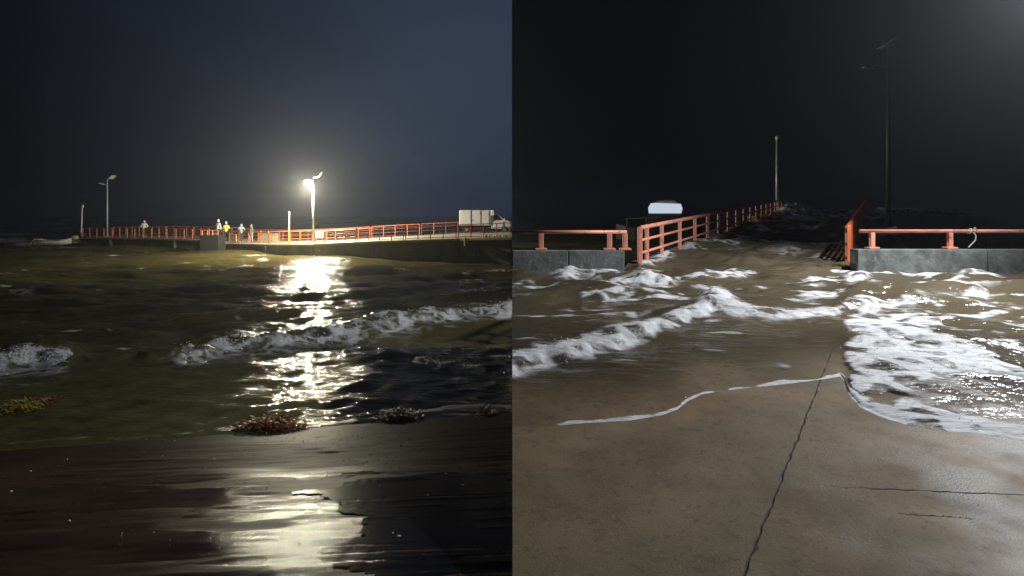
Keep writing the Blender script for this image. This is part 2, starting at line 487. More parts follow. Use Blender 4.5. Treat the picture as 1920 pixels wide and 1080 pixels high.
# breaking crest running across the bay
crest = interp([(-900, 800), (-200, 715), (0, 690), (70, 678), (130, 676), (250, 667), (340, 662), (430, 648), (520, 640), (600, 628), (700, 616), (780, 604), (860, 592), (960, 584), (1100, 570)])
yc = H * F / (crest(PX) - HZ)
wob = (fbm(PX * 0.012, PX * 0 + 3.3, 4, 8) - 0.5) * 0.9
dl = Yw - yc - wob - .5 * (fbm(Xw * 1.1, Yw * 1.1, 4, 14) - .5)
hgt = interp([(-900, .1), (0, .30), (110, .30), (170, .13), (330, .2), (420, .26), (600, .26), (760, .34), (960, .36), (1100, .2)])(PX)
ridge = np.where(dl < 0, np.exp(-(dl / 0.38) ** 2), np.exp(-(dl / 1.5) ** 2))
Zs += .85 * hgt * ridge * (.45 + 1.0 * fbm(Xw * 1.5, Yw * 1.7, 4, 15))
cov = interp([(-900, .1), (0, .55), (30, .75), (110, .75), (140, 0.05), (230, .05), (260, .15), (320, .1), (345, .55), (500, .62), (600, .5), (680, .75), (800, .55), (860, .75), (960, .8), (1100, .6)])(PX)
n_f = fbm(Xw * 2.2, Yw * 2.2, 4, 21)
foam = np.maximum(foam, 1.35 * cov * np.clip(1.25 - np.abs(dl + 0.18) / 0.75, 0, 1) * (0.05 + 1.5 * smooth(.3, .7, n_f)))
Zs += .10 * np.clip(foam, 0, 1) * (fbm(Xw * 4, Yw * 4, 4, 16) - .5)
# foam trailing in front of it, dragged into streaks
foam = np.maximum(foam, 0.85 * cov * smooth(-2.2, -0.4, dl) * (dl < 0) * fbm(Xw * 0.9, Yw * 4.5, 4, 5) * 1.3)
# inner bore
b2 = interp([(690, 658), (760, 668), (830, 688), (905, 696), (960, 700)])
y2 = H * F / (b2(PX) - HZ)
d2 = Yw - y2 - (fbm(PX * 0.02, PX * 0 + 9.0, 3, 4) - 0.5) * 0.35
on2 = smooth(690, 730, PX) * (1 - smooth(895, 925, PX))
Zs += 0.055 * on2 * (.3 + 1.4 * n_f) * np.where(d2 < 0, np.exp(-(d2 / 0.16) ** 2), np.exp(-(d2 / 0.7) ** 2))
foam = np.maximum(foam, on2 * 1.25 * np.clip(1.2 - np.abs(d2 + .05) / 0.34, 0, 1) * (0.1 + 1.3 * smooth(.3, .7, n_f)))


def blob(cx, cy, rx, ry, a):
    global foam
    w = np.exp(-(((PX - cx) / rx) ** 2 + ((PY - cy) / ry) ** 2))
    foam = np.maximum(foam, a * w * (0.55 + 0.9 * n_f))
    return w


Zs += 0.07 * blob(690, 698, 26, 9, 0.85)
blob(40, 556, 30, 5, 0.7); blob(60, 672, 34, 8, 0.95)
blob(850, 714, 40, 4, 0.45); blob(940, 665, 26, 4, 0.6); blob(230, 657, 18, 3, 0.55); blob(140, 626, 30, 2.5, 0.5)
for _ in range(60):
    bx, by = rng.uniform(-60, 960), 455 + 175 * rng.uniform(0, 1) ** 1.3
    blob(bx, by, rng.uniform(8, 30), rng.uniform(0.8, 1.6), rng.uniform(0.3, 0.65))
# whitecaps out at the pier's end and along its foot
far = smooth(52, 70, Yw)
foam = np.maximum(foam, far * smooth(0.55, 0.75, fbm(Xw * 0.12, Yw * 0.10, 4, 31)) * 0.55 * (Xw < -30))
for bx, by, rx, ry, a in [(20, 452, 40, 2, .8), (40, 458, 20, 1.5, .7), (375, 466, 14, 2, .8), (215, 478, 12, 1.5, .8), (255, 475, 10, 1.2, .6), (480, 480, 26, 2.0, .6), (935, 508, 30, 3, .65), (640, 490, 30, 2, .4)]:
    blob(bx, by, rx, ry, a)
# swash lip along the sand
lip = np.exp(-((dist_shore - 0.25 - 0.5 * (fbm(Xw * 1.4, Xw * 0 + 2, 3, 6) - 0.5)) / 0.10) ** 2)
foam = np.maximum(foam, lip * interp([(-900, .1), (400, .25), (560, .3), (790, .45), (830, .62), (960, .66), (1000, .5)])(PX) * (0.5 + n_f))
foam *= (Xw < 0.0) | (Yw > 40)
Zs = np.where(dist_shore < 0.9, Zs * smooth(-0.2, 0.9, dist_shore), Zs)
sea = grid_mesh('sea', Xw, Yw, Zs, M['sea'], {'foam': foam})
sea['kind'] = 'structure'

# ------------------------------------------------------------------ beach sand
ys = np.concatenate([np.arange(-3.0, 2.5, 0.15), np.arange(2.5, 12.5, 0.028)])
us = np.linspace(0, 1, 420)
XS, YS = np.meshgrid(us, ys)
XS = -(XS ** 1.25) * (14.0)
XS = XS - 0.0
ds = shore_y(XS) - YS
ZS = np.where(ds > 0, 0.20 * ds - 0.012 * np.minimum(ds, 3) * (3 - np.minimum(ds, 3)), 0.14 * ds)
ZS += 0.050 * (fbm(XS * 0.22, YS * 0.9, 3, 41) - 0.5) * smooth(-0.5, 1.5, ds)
ZS += 0.034 * (fbm(XS * .9, YS * 6.0, 4, 43) - 0.5) * smooth(0.3, 2.0, ds)
# a few shallow drag marks and hollows
for _ in range(40):
    cx, cy = rng.uniform(-6, 0), rng.uniform(3.2, 8.5)
    ZS -= rng.uniform(0.006, 0.016) * np.exp(-(((XS - cx) / rng.uniform(0.1, 0.35)) ** 2 + ((YS - cy) / rng.uniform(0.02, 0.06)) ** 2))
wet = smooth(0.35, 0.7, fbm(XS * 0.7, YS * 1.3, 3, 47))
wet = np.clip(smooth(6.4, 5.5, YS + .5 * (fbm(XS * .9, YS * 2, 3, 49) - .5)) * (.15 + .85 * smooth(.40, .54, fbm(XS * 1.0, YS * 3.0, 4, 48))) + .10 * wet, 0, 1)
sand = grid_mesh('beach_sand', XS, YS, ZS, M['sand'], {'wet': wet})
sand['kind'] = 'structure'


def sand_z(x, y):
    i = int(np.argmin(np.abs(ys - y))); j = int(np.argmin(np.abs(XS[i] - x)))
    return float(ZS[i, j])


# thin film of sea water lying on the sand, right of the lamp's path
fx = np.linspace(-3.2, -0.004, 150); fy = np.linspace(1.5, 6.1, 200)
FX, FY = np.meshgrid(fx, fy)
FZ = np.zeros_like(FX)
ii = np.clip(np.searchsorted(ys, FY.ravel()), 0, len(ys) - 1)
uu = np.clip(((-FX.ravel() / 14.0) ** (1 / 1.25)) * (len(us) - 1), 0, len(us) - 1).astype(int)
FZ = ZS[ii, uu].reshape(FX.shape)
A_ = np.stack([np.ones(FX.size), FX.ravel(), FY.ravel(), FX.ravel() * FY.ravel(), FY.ravel() ** 2, FX.ravel() ** 2], 1)
base = (A_ @ np.linalg.lstsq(A_, FZ.ravel(), rcond=None)[0]).reshape(FX.shape)
FZf = np.maximum(base + 0.006, FZ + 0.004)
pxf = 960 + FX * F / FY
pyf = HZ + (H - FZf) * F / FY
edge = interp([(300, 1300), (500, 1010), (540, 925), (560, 915), (620, 908), (650, 893), (700, 890), (820, 893), (960, 890), (1000, 890)])(pxf)
inside = (pyf - edge) + 60 * (fbm(FX * 3, FY * 6, 5, 51) - 0.5) > 0
rightof = pxf + 190 * (fbm(FX * 1.6, FY * 4.5, 5, 53) - 0.5) > interp([(890, 560), (940, 640), (990, 640), (1080, 655), (1300, 700)])(pyf)
tip = (pyf < 926) & (pxf > 545)
keepv = inside & (rightof | tip)
kq = keepv[:-1, :-1] & keepv[1:, :-1] & keepv[:-1, 1:] & keepv[1:, 1:]
film = grid_mesh('puddle_water', FX, FY, FZf, M['film'], {'foam': np.zeros_like(FX)}, kq)
film['kind'] = 'structure'

# ------------------------------------------------------------------ the pier across the bay
edge_pts = [(150, 60.0, 445), (270, 56.0, 446), (392, 52.0, 449.5), (425, 51.0, 456), (500, 48.2, 457.5), (585, 45.2, 457), (700, 42.6, 452), (860, 40.0, 447), (959.5, 38.0, 445)]
EP = [P(a, c, b) for a, b, c in edge_pts]
WIDTH = [5, 5, 5, 6, 6, 6.5, 8.5, 12, 14]
BP = [Vector((p.x - (0.0 if i == 0 else 0.0), p.y + w, p.z)) for i, (p, w) in enumerate(zip(EP, WIDTH))]
for q in BP:
    q.x = min(q.x, -0.01)


def edge_at(px, off=0.0, dz=0.0):
    """point of the deck, off metres behind its front edge, in the pixel column px of the front edge"""
    for (a, _, _), (b, _, _), p, q in zip(edge_pts[:-1], edge_pts[1:], EP[:-1], EP[1:]):
        if a <= px <= b:
            # solve for t where the projected column is px
            u = (px - 960) / F
            t = (u * p.y - p.x) / ((q.x - p.x) - u * (q.y - p.y))
            r = p.lerp(q, t)
            return Vector((r.x, r.y + off, r.z + dz))
    raise ValueError(px)


def deck_pt(px, off, dz=0.0):
    """point of the deck seen in pixel column px, off metres behind the front edge"""
    e = edge_at(px)
    y = e.y + off
    # deck height is that of the front edge at the same x
    x = (px - 960) * y / F
    best = min(range(len(EP) - 1), key=lambda i: 0 if EP[i].x <= x <= EP[i + 1].x else min(abs(x - EP[i].x), abs(x - EP[i + 1].x)))
    p, q = EP[best], EP[best + 1]
    t = max(0, min(1, (x - p.x) / (q.x - p.x)))
    yy = p.y + (q.y - p.y) * t + off
    return Vector((x, yy, p.z + (q.z - p.z) * t + dz))


pier = thing('pier', 'long grey concrete pier crossing the bay behind the waves', 'pier', (EP[4].x, EP[4].y, 0))
for i in range(len(EP) - 1):
    a, b, c, d = EP[i], EP[i + 1], BP[i + 1], BP[i]
    mb = MB()
    t = 0.16
    lip = 0.10
    a2, b2_ = Vector((a.x, a.y - lip, a.z)), Vector((b.x, b.y - lip, b.z))
    top = [a2, b2_, c, d]
    mb.v += [v.copy() for v in top] + [v - Vector((0, 0, t)) for v in top]
    mb.f += [[0, 1, 2, 3], [7, 6, 5, 4], [0, 4, 5, 1], [1, 5, 6, 2], [2, 6, 7, 3], [3, 7, 4, 0]]
    mb.build('deck_slab', M['deck_conc'], pier, bevel=0.02)
    # wall panels under the slab, pilasters between them
    L = (b - a).length; n = max(1, round(L / 5.2))
    for k in range(n):
        p0 = a.lerp(b, (k + 0.02) / n); p1 = a.lerp(b, (k + 0.98) / n)
        tz = -0.165
        rec = 0.06 * ((i + k) % 2)
        prof = [(p0.x, p0.y + rec, p0.z + tz), (p1.x, p1.y + rec, p1.z + tz), (p1.x, p1.y + rec, -1.2), (p0.x, p0.y + rec, -1.2)]
        MB().prism(prof, (0, 0.4, 0)).build('wall_panel', M['pier_conc'], pier, bevel=0.015)
        if k > 0 or i > 2:
            q = a.lerp(b, k / n)
            MB().box((q.x, q.y + 0.13, (q.z + tz - 1.2) / 2), (0.24, 0.38, q.z + tz + 1.2)).build('pilaster', M['pier_conc'], pier, bevel=0.015)
    # back wall
    prof = [(d.x, d.y - 0.5, d.z - 0.165), (c.x, c.y - 0.5, c.z - 0.165), (c.x, c.y - 0.5, -1.2), (d.x, d.y - 0.5, -1.2)]
    MB().prism(prof, (0, 0.4, 0)).build('back_wall', M['pier_conc'], pier)
# end faces
for p, q in ((EP[0], BP[0]), (EP[-1], BP[-1])):
    s = 0.4 if p is EP[0] else -0.4
    MB().prism([(p.x, p.y + 0.42, p.z - 0.165), (q.x, q.y - 0.52, q.z - 0.165), (q.x, q.y - 0.52, -1.2), (p.x, p.y + 0.42, -1.2)], (s, 0, 0)).build('end_wall', M['pier_conc'], pier)
# weep holes
for px in (600, 728, 742, 758, 768, 779, 820, 857, 879, 888, 897):
    e = edge_at(px)
    MB().tube((e.x, e.y - 0.09, 0.48), (e.x, e.y + 0.05, 0.50), 0.045, n=8).build('weep_pipe', M['beige'], pier)
# landing block standing in front of the pier
e0, e1 = edge_at(393), edge_at(424)
lz = H - (442.5 - HZ) * 50.2 / F
blk = thing('landing_block', 'shade-darkened concrete landing block jutting out in front of the pier', 'block', ((e0.x + e1.x) / 2, 50.3, 0))
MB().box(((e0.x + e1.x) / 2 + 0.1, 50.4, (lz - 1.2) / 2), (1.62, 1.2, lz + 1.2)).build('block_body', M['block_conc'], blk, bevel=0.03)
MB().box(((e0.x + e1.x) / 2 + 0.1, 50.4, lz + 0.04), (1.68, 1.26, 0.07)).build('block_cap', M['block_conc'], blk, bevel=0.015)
# pale low parapets behind the railing
for (x0, x1, off, lab) in ((426, 441, 0.55, 'short cream mesh parapet beside the dark landing block'), (478, 514, 3.2, 'long beige concrete parapet behind the railing near the bare pole')):
    a, b = deck_pt(x0, off), deck_pt(x1, off)
    t = thing('parapet', lab, 'parapet', a.lerp(b, .5))
    n = 2 if x0 == 426 else 4
    for k in range(n):
        p, q = a.lerp(b, (k + .03) / n), a.lerp(b, (k + .97) / n)
        MB().prism([p, q, q + Vector((0, 0, .68)), p + Vector((0, 0, .68))], (0, .14, 0)).build('parapet_panel', M['beige'], t, bevel=0.01)
    MB().prism([a + Vector((0, -.03, .685)), b + Vector((0, -.03, .685)), b + Vector((0, -.03, .745)), a + Vector((0, -.03, .745))], (0, .2, 0)).build('parapet_cap', M['beige'], t, bevel=0.01)


def railing(name, label, pts, hgt, mats, n_rail=4, spacing=1.1, group_every=4, post=0.035, rail=0.022, lowest=0.10):
    """pts: polyline of base points; sections of group_every bays with doubled end posts"""
    t = thing(name, label, 'railing', pts[0])
    seg = [(b - a).length for a, b in zip(pts[:-1], pts[1:])]
    total = sum(seg)

    def at(s):
        for a, b, l in zip(pts[:-1], pts[1:], seg):
            if s <= l + 1e-6:
                return a.lerp(b, min(1, s / l))
            s -= l
        return pts[-1].copy()
    nsec = max(1, round(total / (spacing * group_every)))
    sl = total / nsec
    up = Vector((0, 0, hgt))
    for k in range(nsec):
        s0, s1 = k * sl + 0.09, (k + 1) * sl - 0.09
        for j in range(group_every + 1):
            b = at(s0 + (s1 - s0) * j / group_every)
            m = random.choice(mats)
            MB().tube(b - Vector((0, 0, .02)), b + up, post, n=6).build('post', m, t)
        for r in range(n_rail):
            z = lowest + (hgt - lowest) * (r / (n_rail - 1)) if n_rail > 1 else hgt
            mb = MB()
            brk = [s0] + [s for s in np.cumsum(seg) if s0 < s < s1] + [s1]
            rr = rail * (1.35 if r == n_rail - 1 else 1)
            mb.path([at(s) + Vector((0, 0, z)) for s in brk], rr, 6)
            mb.build('rail', mats[0] if r != n_rail - 1 else mats[-1], t)
    return t


MO = [M['orange'], M['vermilion'], M['orange']]
railing('pier_railing', 'orange railing along the low seaward end of the pier', [edge_at(151, .25), edge_at(270, .25), edge_at(391, .25)], 0.93, MO)
railing('pier_railing', 'orange railing on the near pier edge between the landing block and lit lamp', [edge_at(427, .25), edge_at(500, .25), edge_at(584, .25)], 0.98, MO)
railing('pier_railing', 'orange railing on the near edge of the pier from the lit lamp to the truck', [edge_at(586.5, .25), edge_at(700, .25), edge_at(860, .25), edge_at(958.5, .25)], 0.93, MO)
bpts = []
for i in range(len(EP)):
    q = BP[i] - Vector((0, .3, 0)); bpts.append(q)
railing('pier_railing', 'darker orange railing along the far edge of the pier', [bpts[0] + Vector((.2, 0, 0)), bpts[1], bpts[2], bpts[3], bpts[4], bpts[5], bpts[6], bpts[7]], 0.98, [M['rust'], M['orange'], M['vermilion']])
be = lz + 0.075
cxb = (e0.x + e1.x) / 2 + 0.1
railing('block_railing', 'short low orange railing on top of the landing block', [Vector((cxb - .75, 50.0, be)), Vector((cxb + .75, 50.0, be))], 0.42, [M['salmon'], M['orange']], n_rail=2, spacing=.5, group_every=3)
# white board fixed behind the railing beside the lit lamp
a, b = deck_pt(589, .55), deck_pt(606, .55)
t = thing('notice_board', 'blank white board tied behind the railing beside the lit lamp', 'board', a)
MB().prism([a + Vector((0, 0, .42)), b + Vector((0, 0, .42)), b + Vector((0, 0, .97)), a + Vector((0, 0, .97))], (0, .03, 0)).build('board', M['boxwhite'], t)
for p in (a.lerp(b, .15), a.lerp(b, .85)):
    MB().box((p.x, p.y + .06, p.z + .48), (.05, .05, .96)).build('leg', M['galv'], t)
# drain pipe on the wall
e = edge_at(872)
t = thing('drain_pipe', 'short yellow drain pipe hanging down the pier wall below the truck', 'pipe', (e.x, e.y - .16, 1.0))
MB().tube((e.x, e.y - .17, e.z - .5), (e.x, e.y - .17, e.z + .02), .05).tube((e.x, e.y - .17, e.z - .03), (e.x, e.y + .1, e.z - .03 + .06), .045).build('pipe', M['pipe'], t)
MB().box((e.x, e.y - .10, e.z - .28), (.16, .06, .04)).build('bracket', M['galv'], t)

# ------------------------------------------------------------------ lamp posts on the pier
def solar(t, top, panel_dx, tilt, arm, mats, scale=1.0):
    pass


# the lit lamp
b = deck_pt(586, .75)
LT = Vector((b.x, b.y, H + (400 - 332) * b.y / F))
lamp = thing('street_lamp', 'tall white solar street lamp shining at the middle of the pier', 'street lamp', b)
MB().tube(b, LT, .085, .055, 10).build('pole', M['galv'], lamp, smooth_it=True)
MB().box(b + Vector((0, 0, .04)), (.34, .34, .08)).build('base_plate', M['galv'], lamp, bevel=.01)
MB().path([LT + Vector((0, 0, -.03)), LT + Vector((.42, 0, .0)), LT + Vector((.62, 0, .26))], .028).build('panel_arm', M['galv'], lamp)
MB().box(LT + Vector((.60, .1, .25)), (.42, .55, .025), ry=-math.radians(56)).build('solar_panel', M['dull_steel'], lamp)
hd = Vector((P(577, 342, b.y).x, b.y - .5, H + (400 - 342) * (b.y - .5) / F))
hd.x = (577 - 960) * hd.y / F
MB().path([LT + Vector((0, 0, -.45)), hd + Vector((.05, .25, .10))], .032).build('lamp_arm', M['galv'], lamp)
MB().box(hd + Vector((0, 0, .13)), (.42, .62, .10)).build('lamp_head', M['galv'], lamp, bevel=.03)
MB().ball(hd, .30, 14, 8, (1, 1, .75)).build('lamp_lens', M['lens_on'], lamp, smooth_it=True)
pl = bpy.data.lights.new('pier_lamp_light', 'POINT'); pl.energy = PIER_LAMP_W; pl.color = (1.0, 0.93, 0.68); pl.shadow_soft_size = 0.22
plo = bpy.data.objects.new('pier_lamp_light', pl); C.objects.link(plo); plo.location = hd + Vector((0, -.03, -.40)); attach(plo, lamp)

# unlit solar lamp
b = deck_pt(196.5, 1.2)
T = Vector((b.x, b.y, H + (400 - 336) * b.y / F))
l2 = thing('street_lamp', 'tall unlit solar street lamp near the seaward end of the pier', 'street lamp', b)
MB().tube(b, T, .085, .06, 10).build('pole', M['bluepole'], l2, smooth_it=True)
MB().box(b + Vector((0, 0, .04)), (.34, .34, .08)).build('base_plate', M['galv'], l2)
MB().path([T + Vector((0, 0, -.02)), T + Vector((.34, 0, .04))], .025).build('panel_arm', M['galv'], l2)
MB().box(T + Vector((.52, 0, .20)), (.50, .7, .04), ry=-math.radians(42)).build('solar_panel', M['panel_back'], l2)
MB().path([T + Vector((0, 0, -.72)), T + Vector((-.16, -.05, -.58)), T + Vector((-.34, -.1, -.52))], .028).build('lamp_arm', M['bluepole'], l2)
MB().box(T + Vector((-.52, -.14, -.46)), (.44, .26, .09), ry=math.radians(16)).build('lamp_head', M['white'], l2, bevel=.025)
# short lamp at the pier end
b = deck_pt(151.5, .9)
T = Vector((b.x + .12, b.y, H + (400 - 384) * b.y / F))
l3 = thing('lamp_post', 'short leaning white lamp post at the very end of the pier', 'lamp post', b)
MB().tube(b, T, .07, .06, 10).build('pole', M['white'], l3, smooth_it=True)
MB().box(T + Vector((.10, -.06, -.14)), (.16, .16, .28)).build('lamp_head', M['white'], l3, bevel=.03)
MB().tube(T, T + Vector((-.02, 0, .24)), .02).ball(T + Vector((-.04, 0, .30)), .09, 10, 6).build('finial', M['dark'], l3)
# bare pole
b = deck_pt(540.5, .6)
T = Vector((b.x + .02, b.y, H + (400 - 397) * b.y / F))
l4 = thing('pole', 'bare thin pole with an orange foot beside the lit lamp', 'pole', b)
MB().tube(b, b.lerp(T, .42), .075, .07, 8).build('pole_foot', M['orange'], l4)
MB().tube(b.lerp(T, .42), T, .055, .05, 8).build('pole_shaft', M['beige'], l4)

# ------------------------------------------------------------------ people on the pier
def skin_mesh(name, verts, edges, radii, mat_, parent, root=0, sub=2):
    me = bpy.data.meshes.new(name)
    me.from_pydata(verts, edges, [])
    o = bpy.data.objects.new(name, me); C.objects.link(o)
    md = o.modifiers.new('skin', 'SKIN'); md.use_smooth_shade = True
    if not me.skin_vertices:
        bm_ = me.attributes
    sv = me.skin_vertices[0].data if me.skin_vertices else None
    if sv is None:
        bpy.context.view_layer.objects.active = o
        bpy.ops.mesh.customdata_skin_add()
        sv = me.skin_vertices[0].data
    for i, r in enumerate(radii):
        sv[i].radius = (r, r) if not isinstance(r, tuple) else r
        sv[i].use_root = (i == root)
    ms = o.modifiers.new('sub', 'SUBSURF'); ms.levels = sub; ms.render_levels = sub
    me.materials.append(mat_)
    o.parent = parent
    return o


def person(label, loc, rz, coat, trousers, hood=None, hat=None, scale=1.0, arms='hips', step=0.06, boots=None, group=None):
    root = thing('person', label, 'person', loc, group)
    root.rotation_euler = (0, 0, rz); root.scale = (scale,) * 3
    # local frame: facing -Y, z up
    if arms == 'hips':
        el = (.34, .08, 1.12); wr = (.20, -.10, 1.00)
    elif arms == 'phone':
        el = (.27, -.02, 1.12); wr = (.14, -.30, 1.25)
    else:
        el = (.27, .03, 1.14); wr = (.27, -.04, .88)

    def mir(p, s):
        return (p[0] * s, p[1], p[2])
    V = [(0, 0, .95), (0, .01, 1.14), (0, .015, 1.34), (0, .0, 1.47), (0, -.015, 1.56), (0, -.01, 1.66)]
    R = [.13, .125, .14, .055, .085, .075]
    E = [(0, 1), (1, 2), (2, 3), (3, 4), (4, 5)]
    V.append((0, -.115, 1.58)); R.append(.014); E.append((4, 6))          # nose
    for s in (-1, 1):
        k = len(V)
        d = 1 if s > 0 else -1
        V += [(.09 * s, 0, .90), (.10 * s, -.01 + step * d, .50), (.10 * s, .03 + step * d, .09), (.105 * s, -.10 + step * d, .035)]
        R += [.09, .058, .042, .035]
        E += [(0, k), (k, k + 1), (k + 1, k + 2), (k + 2, k + 3)]
        k = len(V)
        w = Vector(mir(wr, s)); e_ = Vector(mir(el, s)); hd_ = (w - e_).normalized()
        hand = w + hd_ * .07
        V += [(.175 * s, .0, 1.385), tuple(e_), tuple(w), tuple(hand)]
        R += [.058, .043, .03, .026]
        E += [(2, k), (k, k + 1), (k + 1, k + 2), (k + 2, k + 3)]
        sidev = hd_.cross(Vector((0, 0, 1))).normalized()
        for j, (o_, ln) in enumerate(((-.03, .07), (-.01, .085), (.01, .08), (.03, .065))):
            m_ = len(V)
            a_ = hand + sidev * o_ + hd_ * .02
            V += [tuple(a_), tuple(a_ + hd_ * ln + Vector((0, 0, -.02)))]
            R += [.009, .008]; E += [(k + 3, m_), (m_, m_ + 1)]
        m_ = len(V); V.append(tuple(w + hd_ * .04 + sidev * .05 * -s)); R.append(.010); E.append((k + 2, m_))
    skin_mesh('body', V, E, R, M['skin'], root, 0, 1)
    # coat
    V = [(0, 0, .80), (0, .0, .95), (0, .01, 1.14), (0, .015, 1.34), (0, .01, 1.44)]
    R = [.185, .17, .165, .165, .085]; E = [(0, 1), (1, 2), (2, 3), (3, 4)]
    for s in (-1, 1):
        k = len(V)
        w = Vector(mir(wr, s)); e_ = Vector(mir(el, s))
        V += [(.18 * s, 0, 1.375), tuple(e_), tuple(w)]; R += [.085, .066, .052]
        E += [(3, k), (k, k + 1), (k + 1, k + 2)]
    skin_mesh('jacket', V, E, R, coat, root, 0, 2)
    V = [(0, 0, .93)]; R = [.15]; E = []
    for s in (-1, 1):
        k = len(V); d = 1 if s > 0 else -1
        V += [(.095 * s, 0, .86), (.105 * s, -.01 + step * d, .50), (.105 * s, .03 + step * d, .12)]; R += [.105, .078, .068]
        E += [(0, k), (k, k + 1), (k + 1, k + 2)]
    skin_mesh('trousers', V, E, R, trousers, root, 0, 2)
    for s in (-1, 1):
        d = 1 if s > 0 else -1
        skin_mesh('shoe', [(.105 * s, .05 + step * d, .05), (.105 * s, -.13 + step * d, .04), (.105 * s, .04 + step * d, .20 if boots else .10)], [(0, 1), (0, 2)], [.05, .042, .06 if boots else .045], boots or M['dark'], root, 0, 1)
    if hood:
        skin_mesh('hood', [(0, .03, 1.45), (0, .03, 1.58), (0, .03, 1.71)], [(0, 1), (1, 2)], [.10, .115, .085], hood, root, 1, 2)
    else:
        skin_mesh('hair' if not hat else 'cap', [(0, .035, 1.56), (0, .025, 1.67), (0, .0, 1.73)], [(0, 1), (1, 2)], [.085, .09, .06], hat or M['hair'], root, 1, 2)
    return root


person('person in a white hooded raincoat standing alone on the pier with elbows out', deck_pt(265, 1.6), .2, M['cl_white'], M['cl_dark'], hood=M['cl_white'], arms='hips', boots=M['boot'], scale=.96)
pb = deck_pt(407.5, .8)
person('person in a pale blue jacket left of the yellow raincoat on the pier', pb, 2.7, M['cl_blue'], M['cl_dark'], hat=M['cl_white'], arms='down', scale=1.06)
person('person in a bright yellow raincoat behind the landing block', deck_pt(421, 1.3), 3.4, M['cl_yellow'], M['cl_dark'], hat=M['cl_blue'], arms='phone', scale=.98)
person('person in a blue grey jacket and white boots right of the yellow raincoat', deck_pt(449, 1.2), .5, M['cl_grey'], M['cl_dark'], hood=M['cl_grey'], arms='phone', boots=M['boot'], scale=.97)
person('person in a dark brown jacket in front of the beige parapet', deck_pt(466, 1.8), -.7, M['cl_brown'], M['cl_grey'], hood=M['cl_brown'], arms='down', scale=.94)

# ------------------------------------------------------------------ box truck on the pier
tb = deck_pt(905, 5.2)
TX0, TY, TZ = -4.42, 48.6, None


def deck_z(x):
    for p, q in zip(EP[:-1], EP[1:]):
        if p.x <= x <= q.x:
            return p.z + (q.z - p.z) * (x - p.x) / (q.x - p.x)
    return EP[-1].z


TZ = deck_z(-2.2) + .02
truck = thing('box_truck', 'small white box truck parked on the pier at the railing', 'truck', (-2.2, TY + .8, TZ))
ztop = H + (400 - 394) * TY / F
zb = TZ + .62
MB().box((-3.06, TY + .85, (ztop + zb) / 2), (2.62, 1.66, ztop - zb)).build('cargo_box', M['boxwhite'], truck, bevel=.02)
bx0 = -4.37
for k, (xa, xb) in enumerate(((-4.34, -3.42), (-3.36, -2.60), (-2.57, -1.90))):
    o = MB().box(((xa + xb) / 2, TY + .008, (ztop + zb) / 2), (xb - xa - .03, .03, ztop - zb - .10)).build('side_panel', M['boxwhite'], truck, bevel=.006)
    if k == 1:
        MB().box((xa + .08, TY - .022, zb + .42), (.14, .03, .04)).box((xb - .06, TY - .022, ztop - .25), (.05, .03, .10)).build('door_handle', M['dark'], o)
MB().box((-3.39, TY - .008, (ztop + zb) / 2), (.05, .03, ztop - zb - .04)).build('door_seam', M['seam'], truck)
MB().box((-2.585, TY - .008, (ztop + zb) / 2), (.03, .03, ztop - zb - .04)).build('door_seam', M['seam'], truck)
MB().box((-1.60, TY + .85, ztop - .22), (.30, 1.70, .46)).build('roof_fairing', M['white'], truck, bevel=.05)
MB().box((-3.0, TY + .85, TZ + .50), (2.5, 1.1, .18)).build('chassis', M['dark'], truck)
# cab with sloping windscreen and short bonnet, seen from its side
prof = [(-1.72, TZ + .36), (-1.72, TZ + 1.62), (-1.38, TZ + 1.64), (-1.15, TZ + 1.58), (-.62, TZ + 1.10), (-.22, TZ + .98), (-.06, TZ + .80), (-.04, TZ + .40), (-.16, TZ + .34)]
MB().prism([(x, TY + .10, z) for x, z in prof], (0, 1.50, 0)).build('cab', M['white'], truck, bevel=.03)
win = [(-1.52, TZ + 1.06), (-1.52, TZ + 1.50), (-1.26, TZ + 1.50), (-.80, TZ + 1.08)]
w = MB().prism([(x, TY + .075, z) for x, z in win], (0, .02, 0)).build('side_window', M['glass'], truck)
MB().prism([(-1.12, TY + .18, TZ + 1.585), (-.63, TY + .18, TZ + 1.135), (-.63, TY + 1.52, TZ + 1.135), (-1.12, TY + 1.52, TZ + 1.585)], (.012, 0, .014)).build('windscreen', M['glass'], truck)
MB().box((-1.14, TY + .075, TZ + .72), (.80, .02, .50)).build('cab_door', M['white'], truck, bevel=.008)
MB().box((-.62, TY - .04, TZ + 1.14), (.07, .14, .22)).build('wing_mirror', M['white'], truck, bevel=.015)
MB().ball((-.09, TY + .25, TZ + .70), .09, 10, 6, (.5, 1, 1)).build('headlight', M['panel_back'], truck)
MB().ball((-.09, TY + 1.42, TZ + .70), .09, 10, 6, (.5, 1, 1)).build('headlight', M['panel_back'], truck)
MB().box((-.08, TY + .85, TZ + .42), (.10, 1.5, .16)).build('bumper', M['dark'], truck, bevel=.02)
for wx in (-3.75, -.62):
    for wy in (TY + .14, TY + 1.52):
        o = MB().tube((wx, wy - .09, TZ + .28), (wx, wy + .09, TZ + .28), .28, n=20).build('wheel', M['rubber'], truck, bevel=.02)
        MB().tube((wx, wy - .105, TZ + .28), (wx, wy + .105, TZ + .28), .15, n=14).build('rim', M['chrome'], o)
MB().box((-4.40, TY + .30, zb + .1), (.04, .14, .08)).box((-4.40, TY + 1.4, zb + .1), (.04, .14, .08)).build('tail_light', M['salmon'], truck)

